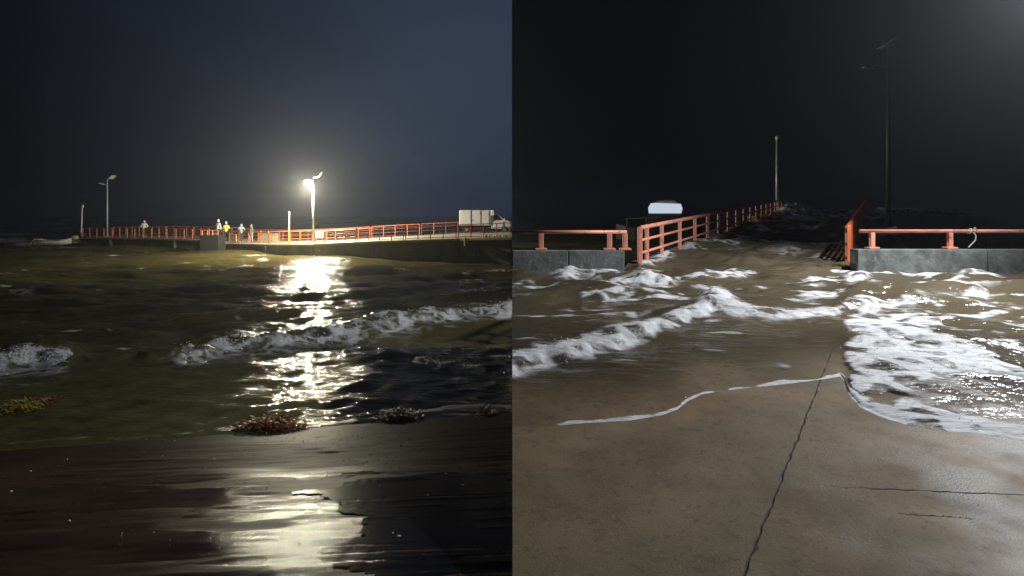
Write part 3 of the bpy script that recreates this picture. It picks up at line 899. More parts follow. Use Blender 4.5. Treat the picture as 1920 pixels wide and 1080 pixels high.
# sacks on the deck edge under the truck
sack_lab = ['yellow sack at the left end of the row by the truck', 'lumpy yellow sack second in the row by the truck', 'tall white sack in the row by the truck', 'flat white bag in the row by the truck', 'white bag right of the flat one by the truck', 'small round white bag in the row by the truck', 'white sack near the truck front wheel', 'last small white bag at the right of the row']
for k, (px, w_, h_, m_) in enumerate(((906, .16, .16, 'sack_y'), (911, .18, .22, 'sack_y'), (917, .13, .23, 'sack'), (926, .22, .12, 'sack'), (931, .12, .2, 'sack'), (937, .17, .16, 'sack'), (944, .11, .2, 'sack'), (949, .12, .12, 'sack'))):
    e = edge_at(px, .08)
    o = MB().ball((e.x, e.y, e.z + h_ * .46), .5, 10, 7, (w_, .2, h_)).ball((e.x + .01, e.y, e.z + h_ * .98), .03, 6, 4).build('sack', M[m_], None, smooth_it=True)
    tag(o, sack_lab[k], 'sack', 'sacks on the pier edge')

# ------------------------------------------------------------------ small outrigger boat by the pier end
def outrigger(cx, y, L, wid, z0):
    t = thing('outrigger_boat', 'small white and blue outrigger boat rocking by the end of the pier', 'boat', (cx, y, z0))
    rings = []
    for k in range(13):
        s = k / 12 * 2 - 1
        w_ = wid * max(.03, (1 - abs(s) ** 2.4)); sheer = .16 * s * s * abs(s) + (.10 if s > 0 else .03) * s * s
        x = cx + s * L / 2
        rings.append([(x, y - w_, z0 + .42 + sheer), (x, y - w_ * .8, z0 + .12 + sheer * .7), (x, y, z0 - .06 + sheer * .6), (x, y + w_ * .8, z0 + .12 + sheer * .7), (x, y + w_, z0 + .42 + sheer), (x, y + w_ * .85, z0 + .36 + sheer), (x, y, z0 + .10 + sheer * .7), (x, y - w_ * .85, z0 + .36 + sheer)])
    MB().loft(rings).build('hull', M['hull_white'], t, smooth_it=False)
    st = []
    for k in range(13):
        s = k / 12 * 2 - 1
        w_ = wid * max(.03, (1 - abs(s) ** 2.4)); sheer = .16 * s * s * abs(s) + (.10 if s > 0 else .03) * s * s
        st.append(Vector((cx + s * L / 2, y - w_ - .012, z0 + .40 + sheer)))
    MB().path(st, .03, 6).build('gunwale', M['hull_blue'], t)
    for s in (-.35, .35):
        MB().path([(cx + s * L, y - 1.2, z0 + .12), (cx + s * L, y - .7, z0 + .50), (cx + s * L, y + .7, z0 + .50), (cx + s * L, y + 1.2, z0 + .12)], .025, 6).build('outrigger_arm', M['bamboo'], t)
    for s in (-1.2, 1.2):
        MB().tube((cx - L * .42, y + s, z0 + .1), (cx + L * .42, y + s, z0 + .1), .045, n=7).build('float', M['bamboo'], t)
    MB().box((cx - L * .40, y, z0 + .50), (.55, .5, .16)).build('bundle', M['tarp'], t, bevel=.05)
    MB().box((cx + .2, y, z0 + .34), (.12, wid * 1.7, .04)).build('thwart', M['bamboo'], t)


outrigger((99 - 960) * 58 / F, 58.0, 3.7, .36, .22)
o = MB().ball(((143 - 960) * 59.5 / F, 59.3, .85), .5, 10, 6, (.8, .5, .5)).build('mooring_buoy', M['tarp'], None, smooth_it=True)
tag(o, 'faded yellow buoy hanging at the seaward corner of the pier', 'buoy')

# ------------------------------------------------------------------ concrete apron and causeway on the right
def apron_z(y):
    return 1.3 + 0.05 * np.minimum(y, 36.0)


YW = 13.0
apron = MB()
# joint between the two big slabs
J0, JS = 1.184 - 0.657 * 2.993, 0.657


def jx(y):
    return J0 + JS * y + .003 * math.sin(y * 7.1) + .003 * math.sin(y * 19.3 + 1) + .003 * math.sin(y * 41 + 2)


def slab(name, poly):
    nb = len(poly); mb = MB()
    mb.v += [Vector((x, y, float(apron_z(y)))) for x, y in poly] + [Vector((x, y, -1.4)) for x, y in poly]
    mb.f += [list(range(nb)), list(range(nb, 2 * nb))[::-1]] + [[i, nb + i, nb + (i + 1) % nb, (i + 1) % nb] for i in range(nb)]
    o = mb.build(name, M['apron_conc'])
    return o


ap = bpy.data.objects.new('concrete_apron', None); C.objects.link(ap); ap['kind'] = 'structure'
g = .0042
ya = (0.0 + g - J0) / JS
s1 = slab('slab', [(.003, ya + .06)] + [(max(.004, jx(y) - g), y) for y in np.linspace(ya + .07, YW + .4, 260)] + [(.003, YW + .4)]); attach(s1, ap)
s2 = slab('slab', [(.003, -6), (26, -6), (26, YW + .4)] + [(max(.004, jx(y) + g * (1 + .8 * math.sin(y * 11) * math.sin(y * 5.3))), y) for y in np.linspace(YW + .4, ya + .02, 260)] + [(.003, ya + .0)]); attach(s2, ap)
mb = MB()
jy = np.linspace(ya + .05, YW, 200)
for y in jy:
    mb.v += [Vector((jx(y) - .03, y, float(apron_z(y)) - .012)), Vector((jx(y) + .03, y, float(apron_z(y)) - .012))]
for i in range(len(jy) - 1):
    mb.f.append([2 * i, 2 * i + 1, 2 * i + 3, 2 * i + 2])
attach(mb.build('joint_filler', M['crack']), ap)


def crack(pts, w):
    mb = MB(); n = len(pts); ptsw = []
    for i, (px, py) in enumerate(pts):
        y = 2200.0 / (py - 345.0); x = (px - 960) * y / F
        ptsw.append((x, y))
    fine = []
    for (a, b) in zip(ptsw[:-1], ptsw[1:]):
        for k in range(10):
            tt = k / 10
            fine.append((a[0] + (b[0] - a[0]) * tt + random.gauss(0, .006), a[1] + (b[1] - a[1]) * tt + random.gauss(0, .006)))
    fine.append(ptsw[-1])
    for i, (x, y) in enumerate(fine):
        ww = w * random.uniform(.2, 1.0) * (math.sin(math.pi * (i + .5) / len(fine)) ** .5)
        for s in (-1, 1):
            mb.v.append(Vector((x, y + s * ww, float(apron_z(y)) + .0025)))
    for i in range(len(fine) - 1):
        mb.f.append([2 * i, 2 * i + 1, 2 * i + 3, 2 * i + 2])
    attach(mb.build('crack', M['crack']), ap)


crack([(1560, 912), (1680, 918), (1800, 924), (1990, 930)], .006)
crack([(1678, 961), (1720, 965), (1775, 968), (1830, 974)], .006)
# ragged edges along the slab joint
for sgn in (-1, 1):
    mb = MB(); y = 2.2; k = 0
    ys_, ws_ = [], []
    while y < 6.4:
        ys_.append(y); ws_.append(random.uniform(.0, .008) + (.012 if random.random() < .08 else 0)); y += .035
    for y, w_ in zip(ys_, ws_):
        mb.v.append(Vector((jx(y) + sgn * g * .9, y, float(apron_z(y)) + .0022))); mb.v.append(Vector((jx(y) + sgn * (g + w_), y, float(apron_z(y)) + .0022)))
    for i in range(len(ys_) - 1):
        mb.f.append([2 * i, 2 * i + 1, 2 * i + 3, 2 * i + 2])
    attach(mb.build('chipped_edge', M['crack']), ap)


def xl(y):
    return 3.03 + 0.60 * (y - 13.9)


def xr(y):
    return 8.25 + 0.622 * (y - 14.4)


cw = bpy.data.objects.new('causeway', None); C.objects.link(cw); cw['kind'] = 'structure'
yy = [YW + .41, 18, 24, 30, 36, 41.5]
for a, b in zip(yy[:-1], yy[1:]):
    mb = MB()
    top = [(xl(a) - .35, a), (xr(a) + 1.6, a), (xr(b) + 1.6, b), (xl(b) - .35, b)]
    mb.v += [Vector((x, y, float(apron_z(y)))) for x, y in top] + [Vector((x, y, -1.4)) for x, y in top]
    mb.f += [[0, 1, 2, 3], [7, 6, 5, 4], [0, 4, 5, 1], [1, 5, 6, 2], [2, 6, 7, 3], [3, 7, 4, 0]]
    attach(mb.build('causeway_slab', M['apron_conc']), cw)
attach(MB().box(((xl(44) + xr(44)) / 2 + 2.5, 44.6, float(apron_z(40)) / 2 - .7), (xr(44) - xl(44) + 9, 6.0, float(apron_z(40)) + 1.4)).build('pier_head_slab', M['apron_conc']), cw)

# low seawalls either side of the opening
def low_wall(label, x0, x1, top_py, n):
    zt = H - (top_py - HZ) * YW / F; zb = float(apron_z(YW)) - .05
    t = thing('seawall', label, 'wall', ((x0 + x1) / 2, YW, zb))
    for k in range(n):
        a = x0 + (x1 - x0) * k / n + .006; b = x0 + (x1 - x0) * (k + 1) / n - .006
        MB().box(((a + b) / 2, YW + .16, (zt + zb) / 2), (b - a, .32, zt - zb)).build('wall_block', M['wall_conc'], t, bevel=.018)
    return zt


zl = low_wall('low grey concrete seawall left of the flooded opening, stained and splashed', .003, 2.50, 470, 2)
zr = low_wall('low grey concrete seawall right of the flooded opening', 7.66, 25.0, 468, 6)


def wall_rail(label, x0, x1, posts, zt, ztop, m, r=.042):
    t = thing('wall_railing', label, 'railing', (x0, YW + .16, zt))
    MB().tube((x0, YW + .16, ztop), (x1, YW + .16, ztop), r, n=12).build('rail', m, t, smooth_it=True)
    for x in posts:
        MB().box((x, YW + .16, (zt + ztop) / 2 - .02), (.10, .09, ztop - zt - .03)).build('post', m, t, bevel=.012)
        MB().box((x, YW + .16, zt + .025), (.24, .20, .05)).build('base_plate', m, t, bevel=.01)
    return t


fx_ = lambda px: (px - 960) * (YW + .16) / F
wall_rail('faded salmon pipe railing on the left seawall', .003, fx_(1175), [fx_(1015), fx_(1143), fx_(1172)], zl, H - (435 - HZ) * (YW + .16) / F, M['salmon'])
wall_rail('faded salmon pipe railing on the right seawall', fx_(1612), 25, [fx_(1635), fx_(1781), fx_(1975), fx_(2170), fx_(2365), fx_(2560), fx_(2760), fx_(2960)], zr, H - (433.5 - HZ) * (YW + .16) / F, M['salmon'])
# rope knotted on the right rail
kx = fx_(1822); zt_ = H - (433.5 - HZ) * (YW + .16) / F
t = thing('rope', 'frayed pale rope knotted round the right seawall railing', 'rope', (kx, YW + .1, zr))
MB().path([(kx - .05 + .055 * math.cos(a_) * .4, YW + .16 + .056 * math.sin(a_), zt_ + .056 * math.cos(a_)) for a_ in np.linspace(0, 6.3, 12)], .014, 6).build('knot', M['rope'], t)
MB().path([(kx - .02, YW + .09, zt_ - .02), (kx + .03, YW + .08, zt_ - .10), (kx + .02, YW + .08, zt_ - .2), (kx - .05, YW + .09, zt_ - .28), (kx - .12, YW + .1, zt_ - .36)], .012, 6).build('rope_end', M['rope'], t)
MB().path([(kx - .03, YW + .09, zt_ + .02), (kx, YW + .07, zt_ + .09), (kx + .08, YW + .08, zt_ - .02)], .010, 6).build('rope_tail', M['rope'], t)


def cause_rail(label, fn, y0, y1, n, m, hgt=.98, rails=(0.06, .36, .66, .96), nearpair=True):
    t = thing('causeway_railing', label, 'railing', (fn(y0), y0, float(apron_z(y0))))
    ys2 = list(np.linspace(y0, y1, n))
    if nearpair:
        ys2.insert(1, y0 + .45)
    for i, y in enumerate(ys2):
        z = float(apron_z(y)); s = .085 if i else .105
        MB().box((fn(y), y, z + hgt / 2), (s, s, hgt)).build('post', m, t, bevel=.01)
    for k, h_ in enumerate(rails):
        mb = MB()
        for a, b in ((y0, 36.0), (36.0, y1)) if y1 > 36 else ((y0, y1),):
            mb.tube((fn(a), a, float(apron_z(a)) + h_), (fn(b), b, float(apron_z(b)) + h_), .052 if k == len(rails) - 1 else .032, n=8)
        mb.build('rail', m, t)
    return t


cause_rail('faded salmon railing along the left side of the flooded causeway', xl, 13.9, 38.0, 17, M['salmon'], hgt=.98)
cause_rail('bright orange railing along the right side of the flooded causeway, seen nearly end on', xr, 14.4, 37.0, 17, M['vermilion'], hgt=.98, rails=(.06, .24, .42, .60, .78, .96))

# pole at the causeway's end
y = 38.4; b = Vector(((1457 - 960) * y / F, y, float(apron_z(y))))
T = Vector((b.x, y, H + (400 - 262) * y / F))
t = thing('lamp_post', 'slim unlit galvanised lamp post at the end of the left causeway railing', 'lamp post', b)
MB().tube(b, T, .10, .075, 10).build('pole', M['galv'], t, smooth_it=True)
MB().box(b + Vector((0, 0, .05)), (.4, .4, .10)).build('base_plate', M['galv'], t)
MB().ball(T + Vector((.02, -.03, .12)), .16, 12, 7, (1, 1, .9)).build('lamp_globe', M['panel_back'], t, smooth_it=True)
# tall unlit solar lamp outside the right railing
y = 24.0; b = Vector(((1666 - 960) * y / F, y, float(apron_z(y))))
T = Vector((b.x, y, H + (400 - 88) * y / F))
t = thing('street_lamp', 'very tall dark unlit solar street lamp right of the orange causeway railing', 'street lamp', b)
MB().tube(b, T, .095, .06, 10).build('pole', M['dark'], t, smooth_it=True)
MB().box(b + Vector((0, 0, .05)), (.36, .36, .10)).build('base_plate', M['dull_steel'], t)
MB().box(T + Vector((0, 0, .17)), (.74, .62, .04), ry=-math.radians(32)).build('solar_panel', M['dull_steel'], t)
MB().tube(T, T + Vector((0, 0, .16)), .04).build('panel_bracket', M['dull_steel'], t)
MB().path([T + Vector((0, 0, -.84)), T + Vector((-.55, -.02, -.84))], .028).build('lamp_arm', M['dull_steel'], t)
MB().box(T + Vector((-.80, -.02, -.84)), (.50, .24, .08)).build('lamp_head', M['dull_steel'], t, bevel=.02)

# floodlight that lights the apron (just beyond the picture's upper right corner)
fl = thing('flood_lamp', 'lit white flood lamp on a tall mast at the right edge of the concrete apron', 'street lamp', (11.7, 10.5, float(apron_z(10.5))))
FP = Vector((10.35, 10.5, 8.15))
MB().tube((11.7, 10.5, float(apron_z(10.5))), (11.7, 10.5, 8.5), .10, .07, 12).build('pole', M['galv'], fl, smooth_it=True)
MB().path([(11.7, 10.5, 8.4), FP + Vector((.2, 0, .14))], .04).build('lamp_arm', M['galv'], fl)
MB().box(FP + Vector((0, 0, .12)), (.6, .34, .12), ry=-.2).build('lamp_head', M['galv'], fl, bevel=.03)
MB().box(FP + Vector((0, 0, .045)), (.46, .26, .03), ry=-.2).build('lamp_lens', M['lens_apron'], fl)
sl = bpy.data.lights.new('flood_lamp_light', 'SPOT'); sl.energy = APRON_LAMP_W; sl.color = (0.90, 0.96, 1.0); sl.shadow_soft_size = .18
sl.spot_size = math.radians(150); sl.spot_blend = 1.0
slo = bpy.data.objects.new('flood_lamp_light', sl); C.objects.link(slo); slo.location = FP + Vector((-.02, 0, -.12))
slo.rotation_euler = (Vector((4.0, 8.6, 1.6)) - slo.location).to_track_quat('-Z', 'Y').to_euler()
attach(slo, fl)

# moored boat with a lit cabin beyond the left seawall
by = 62.0; bxc = (1247 - 960) * by / F
t = thing('moored_boat', 'dark boat with a lit white cabin moored beyond the left railing', 'boat', (bxc, by, 0))
rings = []
for k in range(11):
    s = k / 10 * 2 - 1; w_ = 1.3 * max(.05, 1 - abs(s) ** 3); sh = .7 * s * s
    x = bxc - .6 + s * 4.6
    rings.append([(x, by - w_, 1.5 + sh), (x, by - w_ * .7, .2 + sh * .6), (x, by, -.3 + sh * .5), (x, by + w_ * .7, .2 + sh * .6), (x, by + w_, 1.5 + sh)])
MB().loft(rings).build('hull', M['dark'], t)
MB().box((bxc, by, 2.35), (3.3, 1.7, 1.75)).build('cabin', M['dark'], t, bevel=.08)
pr = [(-1.5, 3.30), (1.45, 3.30), (1.58, 3.80), (1.40, 4.30), (-1.30, 4.38), (-1.58, 3.9)]
MB().prism([(bxc + a_, by - .95, b_) for a_, b_ in pr], (0, 1.9, 0)).build('cabin_light_panel', M['cabin_lit'], t, bevel=.03)
MB().prism([(bxc - 1.0, by - .8, 4.41), (bxc + 1.1, by - .8, 4.41), (bxc + .7, by - .8, 4.66), (bxc - .6, by - .8, 4.66)], (0, 1.6, 0)).build('cabin_roof', M['cl_grey'], t)
MB().tube((bxc - 4.4, by - .9, 2.72), (bxc - .6, by - .9, 2.9), .06).tube((bxc - 4.2, by - .9, 2.0), (bxc - 4.2, by - .9, 2.73), .05).tube((bxc - 2.2, by - .9, 1.4), (bxc - 2.2, by - .9, 2.8), .05).build('deck_rail', M['dull_steel'], t)

# ------------------------------------------------------------------ water washing over the apron
front = interp([(900, 806), (960, 802), (1040, 799), (1090, 794), (1180, 789), (1240, 779), (1270, 768), (1290, 752), (1318, 739), (1380, 730), (1450, 723), (1540, 712), (1575, 706), (1584, 718), (1592, 742), (1612, 764), (1650, 782), (1700, 797), (1760, 808), (1840, 814), (1920, 826), (2000, 850), (2600, 960), (3400, 1000)])
bore = interp([(900, 700), (960, 690), (1040, 672), (1120, 655), (1180, 640), (1250, 616), (1300, 596), (1335, 588), (1390, 594), (1480, 598), (1560, 594), (1590, 578), (1610, 574), (1660, 572), (1740, 560), (1800, 556), (3400, 540)])
wc = np.concatenate([np.arange(960.3, 1960, 2.4), np.arange(1960, 3100, 10.0)])
v = np.linspace(0, 1, 330)
WX, VV = np.meshgrid(wc, v)
FR = front(WX)
ptop = 345 + 2200 / (YW + .06)
WPY = FR + (ptop - FR) * (VV ** 0.92)
AY = 2200.0 / (WPY - 345.0)
AX = (WX - 960) * AY / F
fy_ = 2200.0 / (FR - 345.0)
back = AY - fy_                           # metres behind the wash front


def wash_h(X, Y, back_):
    w_ = 0
    for (kx_, ky_, a_, ph) in wcomps:
        w_ = w_ + a_ * np.sin(kx_ * X + ky_ * Y + ph)
    return 0.010 * smooth(0, .25, back_) + 0.045 * (1 - np.exp(-back_ / 1.2)) + w_ * smooth(.1, 3.5, back_) * (1 + 1.6 * smooth(2.5, 6, back_)) + .09 * (fbm(X * .8, Y * 1.4, 4, 61) - .5) * smooth(.3, 3, back_)


wcomps = []
for lam, a_, n in ((3.2, .014, 4), (1.5, .008, 6), (.7, .0035, 8), (.35, .0016, 8)):
    for i in range(n):
        l = lam * rng.uniform(.75, 1.3); th = math.radians(-90 + 12 + rng.normal(0, 28)); k = 2 * math.pi / l
        wcomps.append((k * math.cos(th), k * math.sin(th), a_ * rng.uniform(.6, 1.3), rng.uniform(0, 6.28)))
HW = wash_h(AX, AY, back)
nf = fbm(AX * 2.6, AY * 3.2, 5, 71)
nf2 = fbm(AX * 1.2 + AY * .5, AY * 5.5, 4, 73)
fo = np.zeros_like(AX)
lw = .012 + .065 * fbm(AX * 3.0, AX * 0 + 4, 4, 66) ** 1.5 + .13 * smooth(1560, 1620, WX)
lp = np.exp(-((back - .4 * lw) / lw) ** 2) * (.7 + .6 * nf)
HW += .010 * np.exp(-((back - .13) / .12) ** 2) * smooth(0, .12, back)
thin = interp([(960, .12), (1030, .25), (1070, .75), (1110, .7), (1180, .5), (1300, .62), (1450, .8), (1580, .85), (1600, 1), (2400, 1)])(WX)
fo = np.maximum(fo, lp * np.clip(thin * 2.6, 0, 1.9))
# the bore
yb = 2200.0 / (bore(WX) - 345.0)
db = AY - yb - .30 * (fbm(AX * 1.5, AY * .9, 4, 75) - .5) - .16 * (fbm(AX * 5, AY * 5, 3, 76) - .5)
bs = interp([(960, 1), (1290, 1), (1330, 1.25), (1400, .9), (1560, .75), (1620, .7), (1740, .35), (1790, 0), (3400, 0)])(WX)
HW += .105 * bs * np.where(db < 0, np.exp(-(db / .26) ** 2), np.exp(-(db / .9) ** 2)) * (.8 + .4 * nf)
wid = interp([(960, .34), (1150, .42), (1280, .34), (1340, .42), (1450, .26), (1740, .26), (3400, .2)])(WX)
fo = np.maximum(fo, np.clip(bs, 0, 1) * np.clip(1.35 - np.abs(db + .10) / wid, 0, 1) * (.62 + .7 * nf))
fo = np.maximum(fo, .42 * np.clip(bs, 0, 1) * np.exp(-np.maximum(0, -db - .1) / .5) * (db < 0) * nf2 * 1.3)


def wblob(cx, cy, rx, ry, a, lift=0.0):
    global fo, HW
    w_ = np.exp(-(((WX - cx) / rx) ** 2 + ((WPY - cy) / ry) ** 2))
    fo = np.maximum(fo, a * w_ * (.5 + nf))
    HW = HW + lift * w_ * (.4 + 1.2 * nf)


# churning lobe on the right
u_ = (WX - 1588 - 70 * (fbm(AX * 1.3, AY * 1.3, 4, 77) - .5))
lobe = smooth(-6, 22, u_) * (WPY > bore(WX) - 4)
tlo = np.clip((FR - WPY) / (FR - bore(WX)), 0, 1)
dens = .85 * np.exp(-np.maximum(u_, 0) / 70) * smooth(1.0, .8, tlo) + .85 * np.exp(-(tlo / .20) ** 2) + .62 * np.exp(-((tlo - .52 + .0003 * u_) / .16) ** 2) * np.exp(-np.maximum(u_ - 60, 0) / 240) + .42
swirl = fbm(AX * 2.0 + 2.2 * fbm(AX * 1.1, AY * 1.1, 3, 81), AY * 2.2 + 2.2 * fbm(AX * 1.3 + 9, AY * 1.3, 3, 83), 5, 79)
fo = np.maximum(fo, lobe * np.clip(dens, 0, 1.1) * (.18 + 1.1 * smooth(.36, .64, swirl)))
HW += lobe * .05 * (swirl - .4) * smooth(0.05, .5, back)
HW += .012 * np.clip(fo, 0, 1) * (fbm(AX * 7, AY * 8, 4, 78) - .45) * smooth(.03, .3, back)
wblob(1215, 537, 60, 10, .95, .10); wblob(1205, 524, 22, 12, .9, .12); wblob(1110, 515, 40, 6, .7, .06); wblob(1060, 518, 26, 10, 1.0, .12); wblob(1140, 518, 44, 6, 1.0, .10); wblob(1160, 540, 40, 6, .9, .06)
wblob(990, 533, 20, 6, .65); wblob(1335, 543, 46, 4, .6, .04); wblob(1340, 578, 36, 14, 1.1, .10)
wblob(1605, 522, 26, 7, .9, .10); wblob(1640, 545, 22, 8, .6, .05); wblob(1820, 520, 40, 6, .6, .07); wblob(1330, 640, 30, 3, .5); wblob(1350, 662, 40, 3, .5); wblob(1100, 615, 24, 3, .5); wblob(1180, 602, 20, 2.5, .5)
wblob(1480, 690, 70, 8, .45); wblob(1640, 690, 50, 30, .55); wblob(1060, 700, 60, 10, .32); wblob(1040, 790, 40, 3, .4)
for _ in range(60):
    wblob(rng.uniform(970, 1900), rng.uniform(520, 700), rng.uniform(10, 40), rng.uniform(1.2, 3), rng.uniform(.3, .6))
fo = np.maximum(fo, .62 * smooth(.55, .68, fbm(AX * 1.0 + .8 * fbm(AX, AY, 3, 5), AY * 2.4, 5, 67)) * smooth(.4, 1.4, db))
AZ = apron_z(AY) + np.maximum(HW, .004)
AZ[0] = apron_z(AY[0]) + .0008
AX = np.maximum(AX, .004)
wash = grid_mesh('apron_wash_water', AX, AY, AZ, M['wash'], {'foam': fo, 'depth': back})
wash['kind'] = 'structure'

# water over the causeway and the pier head
cy = np.concatenate([np.arange(YW - .10, 20, .05), np.arange(20, 47.3, .12)])
cu = np.linspace(0, 1, 150)
CU, CY = np.meshgrid(cu, cy)
lo = np.where(CY < 41.4, xl(CY) - .30, xl(41.4) - .3); hi = np.where(CY < 41.4, xr(CY) + 1.5, xr(41.4) + 7.5)
lo = np.where(CY < YW + .33, 2.51, lo); hi = np.where(CY < YW + .33, 7.65, hi)
CX = lo + (hi - lo) * CU
CH = wash_h(CX, CY, np.full_like(CX, 9.0)) + .05 * smooth(13.2, 16, CY) + .34 * smooth(13.5, 20, CY) * (fbm(CX * .7, CY * .9, 5, 91) - .38)
PXc = 960 + CX * F / CY
PYc = HZ + (H - apron_z(CY)) * F / CY
cn = fbm(CX * 1.8, CY * 1.8, 4, 93)
cf = np.zeros_like(CX)


def cblob(cx, cyp, rx, ry, a, lift=0.):
    global cf, CH
    w_ = np.exp(-(((PXc - cx) / rx) ** 2 + ((PYc - cyp) / ry) ** 2))
    cf = np.maximum(cf, a * w_ * (.5 + cn)); CH = CH + lift * w_ * (.3 + 1.2 * cn)


cf = np.maximum(cf, .9 * smooth(.56, .70, fbm(CX * .9, CY * .8, 5, 92)) * smooth(15, 20, CY))
near_l = np.exp(-((CX - xl(CY) - .1) / .35) ** 2)
cf = np.maximum(cf, near_l * .55 * smooth(.42, .6, fbm(CX * .8, CY * .6, 3, 95)) * 1.2)
CH += .06 * near_l
for a in ((1340, 462, 40, 3, .8, .05), (1410, 437, 26, 3, .9, .10), (1300, 478, 30, 4, .6, .05), (1480, 407, 30, 5, 1.6, .35), (1505, 405, 30, 3, 1.3, .25), (1700, 406, 60, 4, 1.5, .35), (1600, 404, 30, 3, .6, .2), (1565, 450, 16, 4, .55, .05), (1540, 488, 26, 5, .5, .03), (1450, 450, 22, 3, .5, .03), (1480, 480, 50, 4, .45, .0), (1540, 425, 20, 3, .5, .05)):
    cblob(*a)
cws = grid_mesh('causeway_wash_water', CX, CY, apron_z(CY) + np.maximum(CH, .01), M['wash'], {'foam': cf, 'depth': np.full_like(CX, 9.0)})
cws['kind'] = 'structure'

# ------------------------------------------------------------------ seaweed and small litter on the beach
def weed(label, px, py, wpx, hpx, n, m, seed):
    r_ = random.Random(seed)
    d = H * F / (py - HZ); x0 = (px - 960) * d / F
    d = min(d, shore_y(x0) + .9)
    for _ in range(8):                                   # settle on the sand where the photo shows it
        z = max(0.0, sand_z(x0, d)); d = (H - z) * F / (py - HZ); x0 = (px - 960) * d / F
    wx = wpx * d / F / 2; hh = hpx * d / F
    mb = MB()
    for i in range(n):
        a = max(-.85, min(.85, r_.gauss(0, .42))); b_ = max(-.8, min(.8, r_.gauss(0, .32)))
        prof = max(.05, 1 - min(1, abs(a)) ** 2)
        p = Vector((x0 + a * wx, d + b_ * .34, 0)); p.z = max(0.0, sand_z(p.x, p.y)) + r_.uniform(-.005, hh * prof * .75)
        th = r_.uniform(0, 6.28); L = r_.uniform(.04, .16); up = r_.uniform(-.3, .5)
        dv = Vector((math.cos(th), math.sin(th) * .7, up)).normalized() * L
        sd = Vector((-math.sin(th), math.cos(th), r_.uniform(-.5, .5))).normalized() * r_.uniform(.004, .011)
        m1 = p + dv * .5 + Vector((0, 0, .010)); e_ = p + dv
        b0 = len(mb.v)
        mb.v += [p - sd * .5, p + sd * .5, m1 + sd, m1 - sd, e_]
        mb.f += [[b0, b0 + 1, b0 + 2, b0 + 3], [b0 + 3, b0 + 2, b0 + 4]]
    o = mb.build('seaweed_clump', m, None)
    tag(o, label, 'seaweed')


weed('large heap of brown seaweed at the water edge below the lamp reflection', 510, 801, 150, 19, 1700, M['weed'], 1)
weed('long low heap of red brown seaweed at the water edge right of the reflection', 748, 783, 100, 14, 900, M['weed'], 2)
weed('golden seaweed heap at the left edge of the picture', 40, 772, 85, 26, 900, M['weed_y'], 3)
weed('small brown seaweed tuft right of the golden heap', 88, 760, 40, 12, 420, M['weed'], 4)
weed('small pale seaweed tuft at the water edge near the concrete slab', 912, 776, 36, 7, 420, M['weed_y'], 5)
for k in range(22):
    x, y = random.uniform(-5.6, -.3), random.uniform(3.4, 8.6)
    z = sand_z(x, y)
    if z < .05:
        continue
    o = MB().ball((x, y, z + .003), random.uniform(.006, .014), 7, 5, (1.3, 1, .6)).build('shell_fragment', M['shell'], None)
    tag(o, 'tiny pale shell fragment on the dark wet sand', 'shell', 'shell fragments on the sand')

# ------------------------------------------------------------------ foam clots and spray thrown up along the breaking water
def spray(name, label, pos, wgt, n, r0, r1, up, seed):
    g_ = np.random.default_rng(seed)
    wgt = wgt.ravel() / wgt.sum()
    ix = g_.choice(len(wgt), n, p=wgt)
    p_ = pos.reshape(-1, 3)[ix] + np.stack([g_.normal(0, .05, n), g_.normal(0, .05, n), np.abs(g_.normal(0, 1, n)) ** 1.6 * up], 1)
    r_ = (r0 + (r1 - r0) * g_.random(n) ** 3)[:, None, None]
    tet = np.array([[1, 1, 1], [1, -1, -1], [-1, 1, -1], [-1, -1, 1]], float)[None] * g_.uniform(.5, 1.1, (n, 4, 1))
    v_ = (p_[:, None, :] + tet * r_ * g_.uniform(.6, 1.4, (n, 1, 3))).reshape(-1, 3)
    f_ = (np.array([[0, 1, 2], [0, 2, 3], [0, 3, 1], [1, 3, 2]])[None] + np.arange(n)[:, None, None] * 4).reshape(-1, 3)
    me = bpy.data.meshes.new(name); me.from_pydata(v_.tolist(), [], f_.tolist()); me.materials.append(M['foamclot'])
    o = bpy.data.objects.new(name, me); C.objects.link(o); o['kind'] = 'stuff'; o['label'] = label; o['category'] = 'spray'
    return o


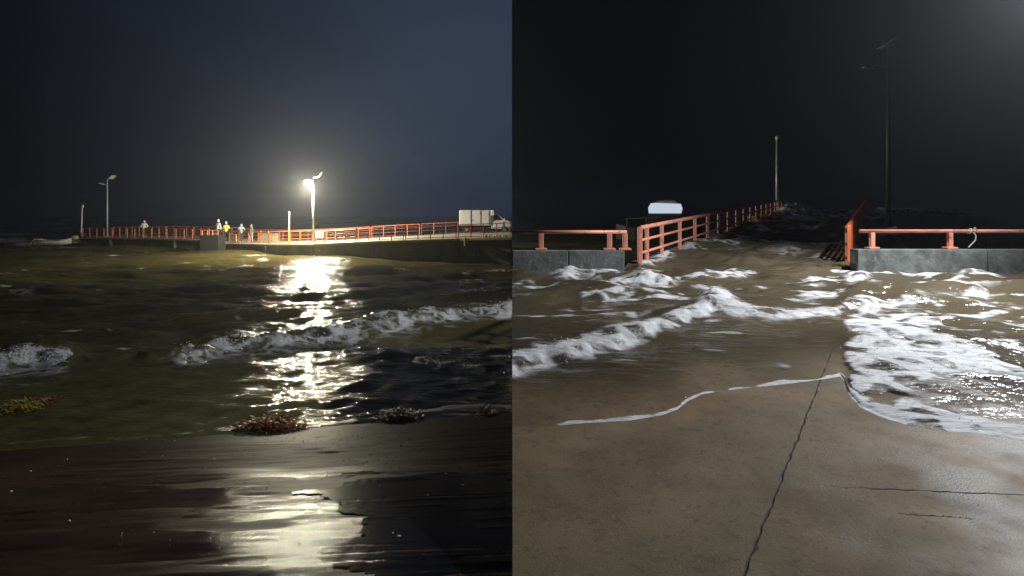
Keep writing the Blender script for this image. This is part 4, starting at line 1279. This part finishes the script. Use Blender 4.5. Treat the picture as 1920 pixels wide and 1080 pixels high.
M['foamclot'] = mat('foam_clots', (0.72, 0.72, 0.71), 0.6, var=0.2, scale=6)
inview = (PX > -60) & (PX < 960) & (PY > 430)
wsea = np.clip(foam, 0, 1.2) ** 2 * np.exp(-(np.abs(dl + .05) / .45) ** 2) * cov * inview * (Xw < -.05)
spray('sea_spray', 'white foam clots and spray along the breaking wave in the bay', np.stack([Xw, Yw, Zs], -1), wsea + .35 * on2 * np.clip(foam, 0, 1) ** 2 * np.exp(-(d2 / .25) ** 2) * inview * (Xw < -.05), 4200, .004, .017, .035, 1)
wap = np.clip(fo, 0, 1.1) ** 2 * (.04 * lobe + .8 * np.exp(-(np.abs(db) / .4) ** 2) * bs + .05) * (WX < 1960) * (back > .25)
spray('wash_spray', 'white foam clots and spray on the water washing over the concrete', np.stack([AX, AY, AZ], -1), wap, 1500, .002, .007, .016, 2)
wca = np.clip(cf, 0, 1.5) ** 2 * smooth(.5, 1.0, cf)
spray('causeway_spray', 'white foam clots and spray on the flooded causeway', np.stack([CX, CY, apron_z(CY) + CH], -1), wca + 1e-9, 1500, .006, .022, .10, 3)

M['grit'] = mat('sand_grit', (0.10, 0.07, 0.05), 0.25, var=0.6, scale=30)
wg = ((XS > -6.5) & (XS < -.02) & (YS > 3.0) & (YS < 8.6)) * (.15 + smooth(.45, .7, fbm(XS * .8, YS * 1.8, 4, 57)))
M['foamclot'], keep_ = M['grit'], M['foamclot']
go = spray('sand_grit', 'coarse dark grit and shell crumbs strewn over the wet sand', np.stack([XS, YS, ZS], -1), wg, 4200, .0012, .007, .0005, 5)
go['category'] = 'grit'; M['foamclot'] = keep_

# ------------------------------------------------------------------ night haze: salt spray in the air
hz = MB().box((0, 430, 14.2), (1700, 960, 33.6))
hm = bpy.data.materials.new('salt_haze'); hm.use_nodes = True
t = hm.node_tree; t.nodes.clear()
pv = N(t, 'ShaderNodeVolumePrincipled'); pv.inputs['Color'].default_value = (0.95, 0.96, 1.0, 1); pv.inputs['Density'].default_value = HAZE_DENSITY; pv.inputs['Anisotropy'].default_value = 0.74
om = N(t, 'ShaderNodeOutputMaterial'); t.links.new(pv.outputs[0], om.inputs['Volume'])
ho = hz.build('haze', hm); ho['kind'] = 'stuff'
